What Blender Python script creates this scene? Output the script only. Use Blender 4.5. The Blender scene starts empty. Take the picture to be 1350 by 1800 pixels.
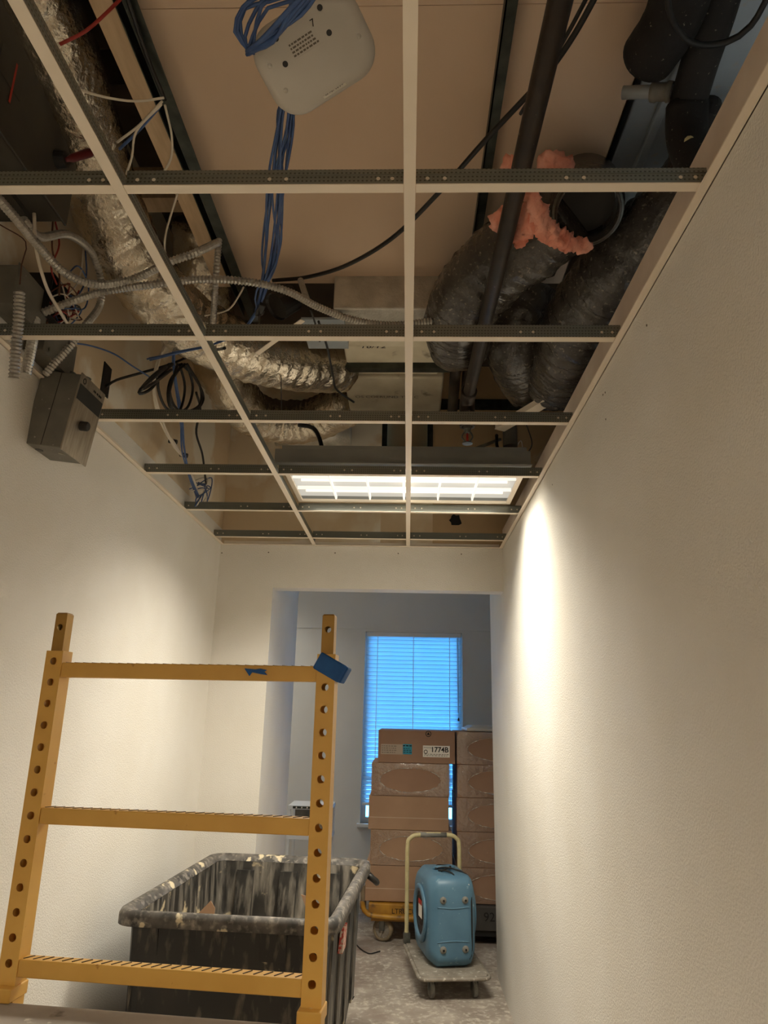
import bpy, math, random
from mathutils import Vector, Matrix, noise
random.seed(7)
PI = math.pi
scene = bpy.context.scene
COL = scene.collection

# ------------------------------------------------------------------ camera, world, light, exposure
CAM_Z = 1.61
F_PX, PITCH, YAW, ROLL = 1239.0, 0.2786, -0.0381, 0.02294
_fw = Vector((math.sin(YAW)*math.cos(PITCH), math.cos(YAW)*math.cos(PITCH), math.sin(PITCH)))
_r = Vector((math.cos(YAW), -math.sin(YAW), 0)); _u = _r.cross(_fw)
CR = math.cos(ROLL)*_r + math.sin(ROLL)*_u
CU = -math.sin(ROLL)*_r + math.cos(ROLL)*_u
CF = _fw
cd = bpy.data.cameras.new('camera'); cam = bpy.data.objects.new('camera', cd); COL.objects.link(cam)
cd.sensor_fit = 'VERTICAL'; cd.sensor_height = 24.0; cd.sensor_width = 18.0
cd.lens = F_PX/1800*24.0; cd.clip_start = 0.02
m3 = Matrix((CR, CU, -CF)).transposed()
cam.matrix_world = Matrix.Translation((0, 0, CAM_Z)) @ m3.to_4x4()
scene.camera = cam

world = bpy.data.worlds.new('daylight'); scene.world = world; world.use_nodes = True
wn = world.node_tree; wn.nodes.clear()
wb = wn.nodes.new('ShaderNodeBackground'); wo = wn.nodes.new('ShaderNodeOutputWorld')
wb.inputs[0].default_value = (0.13, 0.50, 1.0, 1); wb.inputs[1].default_value = 7.0
wn.links.new(wb.outputs[0], wo.inputs[0])

scene.view_settings.view_transform = 'Standard'; scene.view_settings.look = 'None'
scene.view_settings.exposure = 0.35; scene.view_settings.gamma = 1.0
scene.view_settings.use_curve_mapping = False
LAMP_COL = (1.0, 0.93, 0.775)
FRONT_W, BACK_W, FAR_W, SIDE_W, SPREAD = 33.0, 30.0, 13.0, 60.0, 134
scene.cycles.max_bounces = 14; scene.cycles.diffuse_bounces = 9; scene.cycles.transparent_max_bounces = 12

# ------------------------------------------------------------------ pixel -> place helpers (a known plane gives the depth)
def ray(px, py): return (px-675)/F_PX*CR - (py-900)/F_PX*CU + CF
O = Vector((0, 0, CAM_Z))
def AX(px, py, X): d = ray(px, py); return O + d*(X/d.x)
def AY(px, py, Y): d = ray(px, py); return O + d*(Y/d.y)
def AZ(px, py, Z): d = ray(px, py); return O + d*((Z-CAM_Z)/d.z)
V = Vector

# ------------------------------------------------------------------ materials
MATS = {}
def lin(c):
    return tuple((x/12.92 if x <= .04045 else ((x+.055)/1.055)**2.4) for x in (v/255 for v in c))
def mat(name, c, c2=None, scale=6.0, rough=0.6, metal=0.0, bump=0.0, bscale=40.0, lo=.35, hi=.65, detail=4, stretch=(1,1,1),
        c3=None, scale3=20, lo3=.6, hi3=.7, spec=0.5, emit=None, estr=0, coat=0, c4=None, scale4=3, lo4=.6, hi4=.63, stretch3=(1,1,1), bdetail=3):
    if name in MATS: return MATS[name]
    m = bpy.data.materials.new(name); m.use_nodes = True; nt = m.node_tree; b = nt.nodes['Principled BSDF']
    tc = nt.nodes.new('ShaderNodeTexCoord')
    def mapping(s):
        mp = nt.nodes.new('ShaderNodeMapping'); mp.inputs['Scale'].default_value = s
        nt.links.new(tc.outputs['Object'], mp.inputs[0]); return mp.outputs[0]
    def ntex(sc, det, vec):
        n = nt.nodes.new('ShaderNodeTexNoise'); n.inputs['Scale'].default_value = sc; n.inputs['Detail'].default_value = det
        nt.links.new(vec, n.inputs['Vector']); return n.outputs['Fac']
    def ramp(fac, lo, hi):
        r = nt.nodes.new('ShaderNodeMapRange'); r.inputs[1].default_value = lo; r.inputs[2].default_value = hi
        nt.links.new(fac, r.inputs[0]); return r.outputs[0]
    def mix(fac, a, bcol):
        x = nt.nodes.new('ShaderNodeMix'); x.data_type = 'RGBA'; nt.links.new(fac, x.inputs[0])
        if isinstance(a, tuple): x.inputs[6].default_value = (*a, 1)
        else: nt.links.new(a, x.inputs[6])
        x.inputs[7].default_value = (*bcol, 1); return x.outputs[2]
    c = lin(c); col = c
    if c2: col = mix(ramp(ntex(scale, detail, mapping(stretch)), lo, hi), col, lin(c2))
    if c3: col = mix(ramp(ntex(scale3, 6, mapping(stretch3)), lo3, hi3), col, lin(c3))
    if c4: col = mix(ramp(ntex(scale4, 5, mapping((1,1,1))), lo4, hi4), col, lin(c4))
    if isinstance(col, tuple): b.inputs['Base Color'].default_value = (*col, 1)
    else: nt.links.new(col, b.inputs['Base Color'])
    b.inputs['Roughness'].default_value = rough; b.inputs['Metallic'].default_value = metal
    b.inputs['Specular IOR Level'].default_value = spec
    if coat: b.inputs['Coat Weight'].default_value = coat; b.inputs['Coat Roughness'].default_value = .15
    if emit: b.inputs['Emission Color'].default_value = (*emit, 1); b.inputs['Emission Strength'].default_value = estr
    if bump:
        bn = nt.nodes.new('ShaderNodeBump'); bn.inputs['Strength'].default_value = bump; bn.inputs['Distance'].default_value = .01
        nt.links.new(ntex(bscale, bdetail, mapping(stretch)), bn.inputs['Height']); nt.links.new(bn.outputs[0], b.inputs['Normal'])
    MATS[name] = m; return m
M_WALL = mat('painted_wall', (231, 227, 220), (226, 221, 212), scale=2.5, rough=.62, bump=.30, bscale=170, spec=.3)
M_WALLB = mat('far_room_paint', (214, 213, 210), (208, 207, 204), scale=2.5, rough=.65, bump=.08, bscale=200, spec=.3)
M_PAPER = mat('raw_drywall', (196, 168, 132), (186, 158, 122), scale=3, rough=.9, bump=.05, bscale=120, c3=(205, 188, 160), scale3=1.6, lo3=.60, hi3=.63, spec=.1)
M_MUD = mat('mudded_drywall', (214, 192, 160), (222, 206, 180), scale=2.2, lo=.48, hi=.54, rough=.9, bump=.06, bscale=60, c3=(232, 224, 208), scale3=1.5, lo3=.52, hi3=.56, spec=.1)
M_LID = mat('drywall_soffit', (220, 195, 170), (215, 189, 163), scale=2, rough=.9, bump=.03, bscale=90, spec=.1)
M_STRIP = mat('wall_top_band', (214, 200, 186), (200, 184, 170), scale=6, rough=.85, bump=.06, bscale=80, spec=.1)
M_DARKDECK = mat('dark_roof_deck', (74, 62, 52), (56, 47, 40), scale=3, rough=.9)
M_FLOOR = mat('dusty_concrete', (172, 162, 150), (140, 129, 118), scale=5, rough=.85, bump=.15, bscale=30, c3=(200, 191, 178), scale3=34, lo3=.50, hi3=.72, c4=(132, 116, 106), scale4=3.2, lo4=.50, hi4=.72, detail=8)
M_TEEW = mat('white_tee_paint', (236, 224, 206), rough=.5)
M_GALV = mat('galvanised_steel', (128, 130, 124), (96, 98, 94), scale=25, rough=.38, metal=.85, bump=.05, bscale=90)
M_GALVD = mat('dark_galvanised', (78, 82, 76), (56, 60, 56), scale=18, rough=.45, metal=.7)
M_SHEET = mat('sheet_metal_duct', (176, 186, 194), (156, 166, 176), scale=4, rough=.5, metal=.35, c3=(176, 170, 160), scale3=30, lo3=.6, hi3=.75)
M_GREYBOX = mat('grey_enamel', (122, 118, 108), (108, 104, 96), scale=14, rough=.5, metal=.2, c3=(190, 184, 172), scale3=70, lo3=.70, hi3=.76)
M_PLATE = mat('brushed_plate', (172, 160, 142), (150, 138, 122), scale=12, rough=.35, metal=.7, stretch=(1, 8, 1))
M_BLACK = mat('black_plastic', (22, 21, 20), (34, 32, 30), scale=10, rough=.45)
M_CABLEK = mat('black_cable', (26, 25, 24), rough=.5)
M_CABLEB = mat('blue_cable', (52, 78, 128), (72, 100, 150), scale=20, rough=.45)
M_CABLEW = mat('white_cable', (210, 200, 184), rough=.5)
M_CABLER = mat('red_wire', (150, 40, 30), rough=.5)
M_CABLEBR = mat('brown_wire', (96, 58, 40), rough=.6)
M_CONDUIT = mat('flex_conduit_steel', (186, 182, 174), (164, 159, 150), scale=60, rough=.32, metal=.55)
M_FOIL = mat('crinkled_foil', (222, 212, 196), (196, 184, 164), scale=10, rough=.24, metal=.95, bump=.7, bscale=55, bdetail=4)
M_FOILF = mat('foil_facing', (214, 210, 200), (190, 186, 176), scale=14, rough=.36, metal=.5, bump=.35, bscale=80)
M_BOARD = mat('ductboard_facing', (222, 214, 192), (206, 196, 172), scale=7, rough=.75, bump=.12, bscale=60, c3=(150, 138, 116), scale3=9, lo3=.62, hi3=.72)
M_BDUCT = mat('black_duct_film', (56, 52, 49), (80, 75, 69), scale=9, rough=.24, bump=.5, bscale=60, stretch=(1, 1, 1), c3=(150, 138, 122), scale3=80, lo3=.60, hi3=.78, spec=.7, bdetail=5)
M_PIPE = mat('black_steel_pipe', (40, 33, 28), (58, 46, 37), scale=14, rough=.5, metal=.3, c3=(140, 128, 112), scale3=70, lo3=.68, hi3=.8)
M_WRAP = mat('black_pipe_wrap', (20, 19, 20), (30, 28, 28), scale=10, rough=.8, c3=(160, 150, 136), scale3=110, lo3=.67, hi3=.76, bump=.2, bscale=50)
M_PINK = mat('pink_fibreglass', (250, 186, 164), (240, 152, 128), scale=14, rough=1, bump=.6, bscale=40)
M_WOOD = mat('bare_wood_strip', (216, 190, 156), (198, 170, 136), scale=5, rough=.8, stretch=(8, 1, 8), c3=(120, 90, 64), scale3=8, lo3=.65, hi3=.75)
M_WHITE = mat('white_plastic', (200, 194, 184), (192, 186, 176), scale=5, rough=.42)
M_LABEL = mat('paper_label', (232, 226, 214), rough=.7)
M_INK = mat('black_ink', (26, 24, 22), rough=.8)
M_INKB = mat('faded_ink', (110, 100, 88), rough=.8)
M_CYAN = mat('cyan_label', (52, 150, 176), rough=.7)
M_RED = mat('red_plastic', (190, 44, 30), (170, 36, 26), scale=9, rough=.4, c3=(214, 170, 150), scale3=30, lo3=.68, hi3=.74)
M_REDP = mat('dark_red_grip', (96, 14, 22), rough=.45)
M_YEL = mat('yellow_scaffold_paint', (224, 176, 88), (214, 165, 78), scale=8, rough=.38, c3=(170, 110, 40), scale3=40, lo3=.70, hi3=.76)
M_PINTUBE = mat('bronze_tube', (176, 136, 66), (156, 118, 56), scale=10, rough=.4, metal=.4)
M_GROOVE = mat('grip_slot', (66, 46, 22), rough=.8)
M_DECK = mat('grey_plywood_deck', (172, 163, 154), (148, 139, 130), scale=6, rough=.85, c3=(214, 206, 194), scale3=12, lo3=.66, hi3=.70, c4=(70, 60, 54), scale4=8, lo4=.66, hi4=.72)
M_TAPE = mat('blue_painters_tape', (30, 92, 158), (24, 80, 144), scale=30, rough=.7)
M_BIN = mat('scuffed_black_bin', (34, 33, 32), (62, 60, 57), scale=7, lo=.42, hi=.68, rough=.55, bump=.08, bscale=60, stretch3=(1, 1, .16), c3=(150, 144, 134), scale3=24, lo3=.46, hi3=.74, c4=(190, 176, 146), scale4=7, lo4=.60, hi4=.64)
M_BINR = mat('dusty_bin_rim', (52, 49, 46), (104, 98, 92), scale=16, lo=.35, hi=.7, rough=.6, bump=.08, bscale=60, c3=(150, 142, 132), scale3=38, lo3=.50, hi3=.75, c4=(204, 190, 160), scale4=11, lo4=.63, hi4=.66)
M_BINF = mat('black_bin_front', (28, 26, 25), (40, 37, 34), scale=5, rough=.5, stretch3=(1, 1, .3), c3=(110, 100, 86), scale3=30, lo3=.54, hi3=.78, c4=(150, 138, 112), scale4=13, lo4=.66, hi4=.70)
M_CARD = mat('cardboard', (160, 126, 102), (152, 118, 95), scale=5, rough=.85, bump=.03, bscale=120)
M_CARD2 = mat('pale_cardboard', (172, 138, 110), (162, 129, 102), scale=5, rough=.85, bump=.03, bscale=120)
M_BLUE = mat('blue_rotomould', (88, 126, 150), (78, 114, 138), scale=6, rough=.42, c3=(150, 178, 190), scale3=26, lo3=.66, hi3=.76)
M_CREAM = mat('cream_tube_paint', (206, 194, 148), (186, 172, 128), scale=20, rough=.4, c3=(120, 104, 74), scale3=60, lo3=.68, hi3=.74)
M_DOLLY = mat('dusty_grey_deck', (152, 144, 132), (126, 118, 106), scale=12, rough=.8, c3=(196, 188, 176), scale3=40, lo3=.6, hi3=.7)
M_TYRE = mat('dusty_tyre', (150, 134, 108), (120, 106, 84), scale=14, rough=.8)
M_TYREK = mat('grey_caster_tyre', (134, 132, 124), (100, 98, 92), scale=14, rough=.6)
M_YELT = mat('yellow_truck_paint', (186, 136, 42), (150, 104, 36), scale=8, rough=.5, c3=(96, 74, 50), scale3=12, lo3=.6, hi3=.7)
M_REFL = mat('fixture_reflector', (120, 118, 110), rough=.35, metal=.0, emit=(1.0, .95, .84), estr=.40)  # emission paints in the tube light that the reflector returns
M_LOUV = mat('louver_blade', (190, 186, 176), rough=.3, emit=(1.0, .95, .86), estr=.62)  # emission stands in for lamp light falling on the blades
M_TUBE = mat('lit_tube', (255, 250, 240), emit=(1.0, .94, .82), estr=.72)
M_CASE = mat('fixture_housing', (150, 150, 146), (140, 140, 136), scale=6, rough=.5, metal=.3)
M_FRAMEW = mat('window_vinyl', (214, 216, 218), rough=.45)
M_FLUFF = mat('tan_debris', (190, 170, 138), (150, 130, 104), scale=14, rough=1, bump=.5, bscale=40)

def shader_mat(name):
    m = bpy.data.materials.new(name); m.use_nodes = True; nt = m.node_tree; nt.nodes.clear()
    return m, nt, nt.nodes.new('ShaderNodeOutputMaterial')
M_BLIND, nt, out = shader_mat('translucent_blind_slat')
d = nt.nodes.new('ShaderNodeBsdfDiffuse'); t = nt.nodes.new('ShaderNodeBsdfTranslucent'); x = nt.nodes.new('ShaderNodeMixShader')
d.inputs[0].default_value = (.78, .82, .84, 1); t.inputs[0].default_value = (.70, .86, .92, 1); x.inputs[0].default_value = .55
nt.links.new(d.outputs[0], x.inputs[1]); nt.links.new(t.outputs[0], x.inputs[2]); nt.links.new(x.outputs[0], out.inputs[0])
M_GLASS, nt, out = shader_mat('window_glass')
t = nt.nodes.new('ShaderNodeBsdfTransparent'); g = nt.nodes.new('ShaderNodeBsdfGlossy'); x = nt.nodes.new('ShaderNodeMixShader'); fr = nt.nodes.new('ShaderNodeFresnel')
g.inputs['Roughness'].default_value = .02; t.inputs[0].default_value = (.93, .96, .98, 1)
nt.links.new(fr.outputs[0], x.inputs[0]); nt.links.new(t.outputs[0], x.inputs[1]); nt.links.new(g.outputs[0], x.inputs[2]); nt.links.new(x.outputs[0], out.inputs[0])
M_FILM, nt, out = shader_mat('shrink_film')
t = nt.nodes.new('ShaderNodeBsdfTransparent'); g = nt.nodes.new('ShaderNodeBsdfGlossy'); x = nt.nodes.new('ShaderNodeMixShader')
tc = nt.nodes.new('ShaderNodeTexCoord'); nz = nt.nodes.new('ShaderNodeTexNoise'); nz.inputs['Scale'].default_value = 30; nz.inputs['Detail'].default_value = 4
bn = nt.nodes.new('ShaderNodeBump'); bn.inputs['Strength'].default_value = .8; bn.inputs['Distance'].default_value = .01
nt.links.new(tc.outputs['Object'], nz.inputs['Vector']); nt.links.new(nz.outputs['Fac'], bn.inputs['Height']); nt.links.new(bn.outputs[0], g.inputs['Normal'])
g.inputs['Roughness'].default_value = .16; x.inputs[0].default_value = .20
nt.links.new(t.outputs[0], x.inputs[1]); nt.links.new(g.outputs[0], x.inputs[2]); nt.links.new(x.outputs[0], out.inputs[0])

# perforated web of the ceiling tees: rows of small slots in the galvanised steel
M_WEB = bpy.data.materials.new('perforated_tee_web'); M_WEB.use_nodes = True; nt = M_WEB.node_tree; b = nt.nodes['Principled BSDF']
tc = nt.nodes.new('ShaderNodeTexCoord'); sx = nt.nodes.new('ShaderNodeSeparateXYZ'); nt.links.new(tc.outputs['Object'], sx.inputs[0])
def mth(op, a, bb=None):
    n = nt.nodes.new('ShaderNodeMath'); n.operation = op
    for i, q in enumerate((a, bb)):
        if q is None: continue
        if isinstance(q, (int, float)): n.inputs[i].default_value = q
        else: nt.links.new(q, n.inputs[i])
    return n.outputs[0]
along = mth('ADD', sx.outputs[0], sx.outputs[1])
fr1 = mth('FRACT', mth('MULTIPLY', along, 1/.009)); s1 = mth('GREATER_THAN', fr1, .55)
zz = mth('FRACT', mth('MULTIPLY', sx.outputs[2], 1/.009)); s2 = mth('GREATER_THAN', zz, .62)
slot = mth('MULTIPLY', s1, s2)
mx = nt.nodes.new('ShaderNodeMix'); mx.data_type = 'RGBA'; nt.links.new(slot, mx.inputs[0])
mx.inputs[6].default_value = (*lin((142, 144, 136)), 1); mx.inputs[7].default_value = (*lin((98, 98, 92)), 1)
nt.links.new(mx.outputs[2], b.inputs['Base Color']); b.inputs['Metallic'].default_value = .75; b.inputs['Roughness'].default_value = .38

# ------------------------------------------------------------------ mesh helpers
class MB:
    def __init__(s): s.v = []; s.f = []; s.M = None
    def add(s, vs, fs):
        o = len(s.v)
        for q in vs:
            q = V(q); s.v.append(s.M @ q if s.M else q)
        s.f += [tuple(i+o for i in f) for f in fs]
        return s
    def box(s, a, b):
        (x0, y0, z0), (x1, y1, z1) = a, b
        vs = [(x0,y0,z0),(x1,y0,z0),(x1,y1,z0),(x0,y1,z0),(x0,y0,z1),(x1,y0,z1),(x1,y1,z1),(x0,y1,z1)]
        return s.add(vs, [(3,2,1,0),(4,5,6,7),(0,1,5,4),(1,2,6,5),(2,3,7,6),(3,0,4,7)])
    def obox(s, c, ax, ay, az):
        c, ax, ay, az = V(c), V(ax), V(ay), V(az)
        vs = [c-ax-ay-az, c+ax-ay-az, c+ax+ay-az, c-ax+ay-az, c-ax-ay+az, c+ax-ay+az, c+ax+ay+az, c-ax+ay+az]
        return s.add(vs, [(3,2,1,0),(4,5,6,7),(0,1,5,4),(1,2,6,5),(2,3,7,6),(3,0,4,7)])
    def bar(s, a, b, w, h, up=(0, 0, 1)):
        a, b = V(a), V(b); d = (b-a); l = d.length; d.normalize()
        sd = d.cross(V(up)).normalized(); u = sd.cross(d).normalized()
        return s.obox((a+b)/2, d*l/2, sd*w/2, u*h/2)
    def hexa(s, lo, hi):   # 4 lower + 4 upper corners, counter-clockwise from above
        return s.add(list(lo)+list(hi), [(3,2,1,0),(4,5,6,7),(0,1,5,4),(1,2,6,5),(2,3,7,6),(3,0,4,7)])
    def prism(s, poly, d):
        n = len(poly); d = V(d); vs = [V(q) for q in poly]; vs += [q+d for q in vs]
        return s.add(vs, [tuple(range(n-1, -1, -1)), tuple(range(n, 2*n))]+[(i, (i+1) % n, n+(i+1) % n, n+i) for i in range(n)])
    def tube(s, pts, r, n=8, rf=None, cap=True):
        pts = [V(q) for q in pts]; vs = []; fs = []; m = len(pts)
        t = (pts[1]-pts[0]).normalized(); a = t.orthogonal().normalized()
        for i, q in enumerate(pts):
            t2 = (pts[min(i+1, m-1)]-pts[max(i-1, 0)])
            if t2.length > 1e-9: t2.normalize(); a = (a - t2*a.dot(t2)).normalized(); t = t2
            b = t.cross(a)
            rr = r[i] if isinstance(r, (list, tuple)) else r
            for k in range(n):
                th = 2*PI*k/n; r2 = rr*(rf(i, th, q) if rf else 1)
                vs.append(q + (a*math.cos(th)+b*math.sin(th))*r2)
        for i in range(m-1):
            for k in range(n):
                k2 = (k+1) % n; fs.append((i*n+k, i*n+k2, (i+1)*n+k2, (i+1)*n+k))
        if cap: fs += [tuple(range(n-1, -1, -1)), tuple((m-1)*n+k for k in range(n))]
        return s.add(vs, fs)
    def lathe(s, prof, c, axis=(0, 0, 1), n=24):
        c = V(c); ax = V(axis).normalized(); a = ax.orthogonal().normalized(); b = ax.cross(a); vs = []; fs = []; m = len(prof)
        for (r, h) in prof:
            for k in range(n):
                th = 2*PI*k/n; vs.append(c+ax*h+(a*math.cos(th)+b*math.sin(th))*max(r, 1e-5))
        for i in range(m-1):
            for k in range(n):
                k2 = (k+1) % n; fs.append((i*n+k, i*n+k2, (i+1)*n+k2, (i+1)*n+k))
        return s.add(vs, fs)

LOCS = {}
def obj(name, mb, material, parent=None, smooth=False, bevel=0, seg=2):
    xs = [q.x for q in mb.v]; ys = [q.y for q in mb.v]; zs = [q.z for q in mb.v]
    org = V(((min(xs)+max(xs))/2, (min(ys)+max(ys))/2, min(zs)))
    me = bpy.data.meshes.new(name); me.from_pydata([q-org for q in mb.v], [], mb.f); me.update()
    if material: me.materials.append(material)
    if smooth:
        for pl in me.polygons: pl.use_smooth = True
    o = bpy.data.objects.new(name, me); COL.objects.link(o)
    if parent is not None:
        o.parent = parent; o.location = org - LOCS[parent.name]
    else: o.location = org
    LOCS[o.name] = org
    if bevel:
        bv = o.modifiers.new('edge', 'BEVEL'); bv.width = bevel; bv.segments = seg; bv.limit_method = 'ANGLE'; bv.angle_limit = .6
        if seg > 1:
            for pl in me.polygons: pl.use_smooth = True
            wn_ = o.modifiers.new('normals', 'WEIGHTED_NORMAL'); wn_.keep_sharp = True
    return o
def thing(name, label, cat, loc, group=None):
    o = bpy.data.objects.new(name, None); o.empty_display_size = .05; COL.objects.link(o)
    o.location = loc; LOCS[o.name] = V(loc); o['label'] = label; o['category'] = cat
    if group: o['group'] = group
    return o
def tag(o, label, cat, group=None):
    o['label'] = label; o['category'] = cat
    if group: o['group'] = group
    return o
def struct(name, mb, material, label=None, parent=None, **k):
    o = obj(name, mb, material, parent, **k)
    if parent is None:
        o['kind'] = 'structure'
        o['label'] = label; o['category'] = name.split('_')[0]
    return o
def copy_mesh(src, name, parent, world):
    o = src.copy(); o.name = name; COL.objects.link(o); o.parent = parent; o.location = V(world)-LOCS[parent.name]; LOCS[o.name] = V(world); return o
def spline(pts, step=.02):
    pts = [V(q) for q in pts]; out = []
    P = [pts[0]*2-pts[1]]+pts+[pts[-1]*2-pts[-2]]
    for i in range(1, len(P)-2):
        a, b, c, e = P[i-1], P[i], P[i+1], P[i+2]; n = max(2, int((c-b).length/step))
        for k in range(n):
            t = k/n
            out.append(.5*((2*b)+(c-a)*t+(2*a-5*b+4*c-e)*t*t+(3*b-a-3*c+e)*t*t*t))
    out.append(pts[-1]); return out
def resample(pts, step):
    out = [pts[0]]; acc = 0
    for a, b in zip(pts, pts[1:]):
        l = (b-a).length; pos = step-acc
        while pos <= l: out.append(a.lerp(b, pos/l)); pos += step
        acc = (acc+l) % step
    return out
def cable(name, pts, r, material, parent=None, n=6, step=.02):
    return obj(name, MB().tube(spline(pts, step), r, n), material, parent, smooth=True)
def text_mesh(body, size, origin, ex, ey, material, name, parent, align='CENTER', thick=.0006, bold=0, shear=0, spacing=1.0):
    cu = bpy.data.curves.new('lettering_outline', 'FONT'); cu.body = body; cu.size = size; cu.align_x = align; cu.align_y = 'CENTER'; cu.extrude = 0; cu.offset = bold; cu.shear = shear; cu.space_character = spacing; cu.resolution_u = 3
    tmp = bpy.data.objects.new('lettering_tmp', cu); COL.objects.link(tmp); dg = bpy.context.evaluated_depsgraph_get()
    me = bpy.data.meshes.new_from_object(tmp.evaluated_get(dg)); bpy.data.objects.remove(tmp); bpy.data.curves.remove(cu)
    ex, ey = V(ex).normalized(), V(ey).normalized(); o3 = V(origin); nn = ex.cross(ey)
    mb = MB(); mb.add([o3+ex*q.co.x+ey*q.co.y+nn*thick for q in me.vertices], [tuple(p_.vertices) for p_ in me.polygons]); bpy.data.meshes.remove(me)
    return obj(name, mb, material, parent)

# ================================================================== STRUCTURE
CEIL = 2.655; XL, XR = -1.234, 0.601; YH = 4.46; XJ = -0.873; YJ = 5.53; YR = 5.22; YF = 7.0; YB = -3.2; TOP = 3.95
G = 0.6096; XM1, XM2 = -0.0087, -0.6183; ROW1 = 1.2185
struct('floor', MB().box((-3.2, YB-.1, -.1), (2.6, YF+.2, 0)), M_FLOOR, 'dusty grey concrete floor with pale plaster dust')
struct('wall_left', MB().box((XL-.12, YB, 0), (XL, YH+.12, CEIL+.10)), M_WALL, 'cream painted corridor wall on the left, below the grid')
struct('wall_left_upper', MB().box((XL-.12, YB, CEIL+.10), (XL-.001, YH+.12, TOP)), M_MUD, 'raw tan drywall above the grid on the left')
struct('wall_right', MB().box((XR, YB, 0), (XR+.12, YR, CEIL+.0)), M_WALL, 'cream painted corridor wall on the right')
struct('wall_right_upper', MB().box((XR+.002, YB, CEIL), (XR+.12, YR, 2.775)), M_STRIP, 'low band of wall top above the grid on the right')
mb = MB().box((XL, YH, 0), (XJ, YH+.12, CEIL)); mb.box((XJ, YH, 2.372), (XR, YH+.12, CEIL)); mb.box((XJ-.12, YH+.12, 0), (XJ, YJ, 2.95))
struct('wall_header', mb, M_WALL, 'cream wall at the corridor end with a wide opening')
hw_ = bpy.data.objects['wall_header']
for (px, py) in ((390, 972), (472, 971), (589, 972), (700, 973), (811, 974)):
    obj('screw_mark', MB().lathe([(0, .001), (.0045, .001), (.0045, 0)], AY(px, py, YH), (0, -1, 0), 8), M_INKB, hw_)
hw_ = bpy.data.objects['wall_right']
for (px, py) in ((1137, 572), (1064, 690), (1060, 694), (1065, 737), (971, 852)):
    obj('screw_mark', MB().lathe([(0, .001), (.003, .001), (.003, 0)], AX(px, py, XR), (-1, 0, 0), 8), M_INKB, hw_)
# drywall above the header, with an open stud bay
gx0, gx1 = -.19, .15
up = thing('wall_header_upper', 'patched tan drywall above the corridor end with an open stud bay', 'wall', (0, YH, CEIL)); up['kind'] = 'structure'
def slab(nm, x0, x1, z0, z1, m, dy=0, parent=up): return obj(nm, MB().box((x0, YH+dy, z0), (x1, YH+.1, z1)), m, parent)
slab('drywall_panel', XL, gx0, CEIL, TOP, M_MUD); slab('drywall_panel', gx1, XR+.12, CEIL, TOP, M_PAPER, .004)
slab('drywall_panel', gx0, gx1, CEIL, 3.30, M_MUD, .002); slab('drywall_panel', XR+.12, 2.2, CEIL-.25, TOP, M_PAPER, .01)
obj('stud_bay_back', MB().box((gx0, YH+.11, 3.25), (gx1, YH+.13, TOP)), M_PAPER, up)
for sx_ in (gx0-.005, gx1-.035):
    mb = MB().box((sx_, YH-.006, 3.28), (sx_+.035, YH+.01, TOP)); mb.box((sx_, YH-.006, 3.28), (sx_+.004, YH+.09, TOP)); obj('steel_stud', mb, M_GALVD, up)
obj('stud_track', MB().box((gx0, YH-.004, 3.62), (1.7, YH-.001, 3.70)), M_GALVD, up)
pat = MB(); c = AY(800, 915, YH); prof = []
for k in range(14):
    th = 2*PI*k/14; r = .045*(.7+.5*random.random()); prof.append(V((c.x+r*math.cos(th)*.95, YH-.004, c.z+r*math.sin(th))))
pat.add(prof, [tuple(range(14))]); obj('hole_dark_patch', pat, M_BLACK, up)  # flat black patch paints the dark inside of a ragged hole
hx = AX(186, 668, XL)
struct('wall_left_cutout', MB().box((XL-.01, hx.y-.035, hx.z-.065), (XL+.003, hx.y+.035, hx.z+.065)), M_BLACK, 'small dark rectangular cutout in the tan drywall')
# far room
wx0 = AY(640, 1200, YF).x; wx1 = AY(813, 1200, YF).x; wz1 = 2.385; wz0 = .64
mb = MB().box((-3.1, YF, 0), (wx0, YF+.15, 3.1)); mb.box((wx1, YF, 0), (2.5, YF+.15, 3.1)); mb.box((wx0, YF, 0), (wx1, YF+.15, wz0)); mb.box((wx0, YF, wz1), (wx1, YF+.15, 3.1))
mb.box((-3.1, YF-.012, 2.41), (2.5, YF, 3.1))
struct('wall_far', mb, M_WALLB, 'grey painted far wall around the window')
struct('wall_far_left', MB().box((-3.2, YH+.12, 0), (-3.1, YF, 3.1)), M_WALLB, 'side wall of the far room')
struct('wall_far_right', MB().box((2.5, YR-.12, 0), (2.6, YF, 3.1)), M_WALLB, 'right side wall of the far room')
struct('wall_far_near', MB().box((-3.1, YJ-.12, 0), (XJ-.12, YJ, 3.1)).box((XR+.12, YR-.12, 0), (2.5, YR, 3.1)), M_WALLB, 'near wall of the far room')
struct('ceiling_far', MB().box((-3.2, YH+.12, 3.1), (2.6, YF+.2, 3.2)), M_WALLB, 'flat ceiling of the far room')
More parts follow.
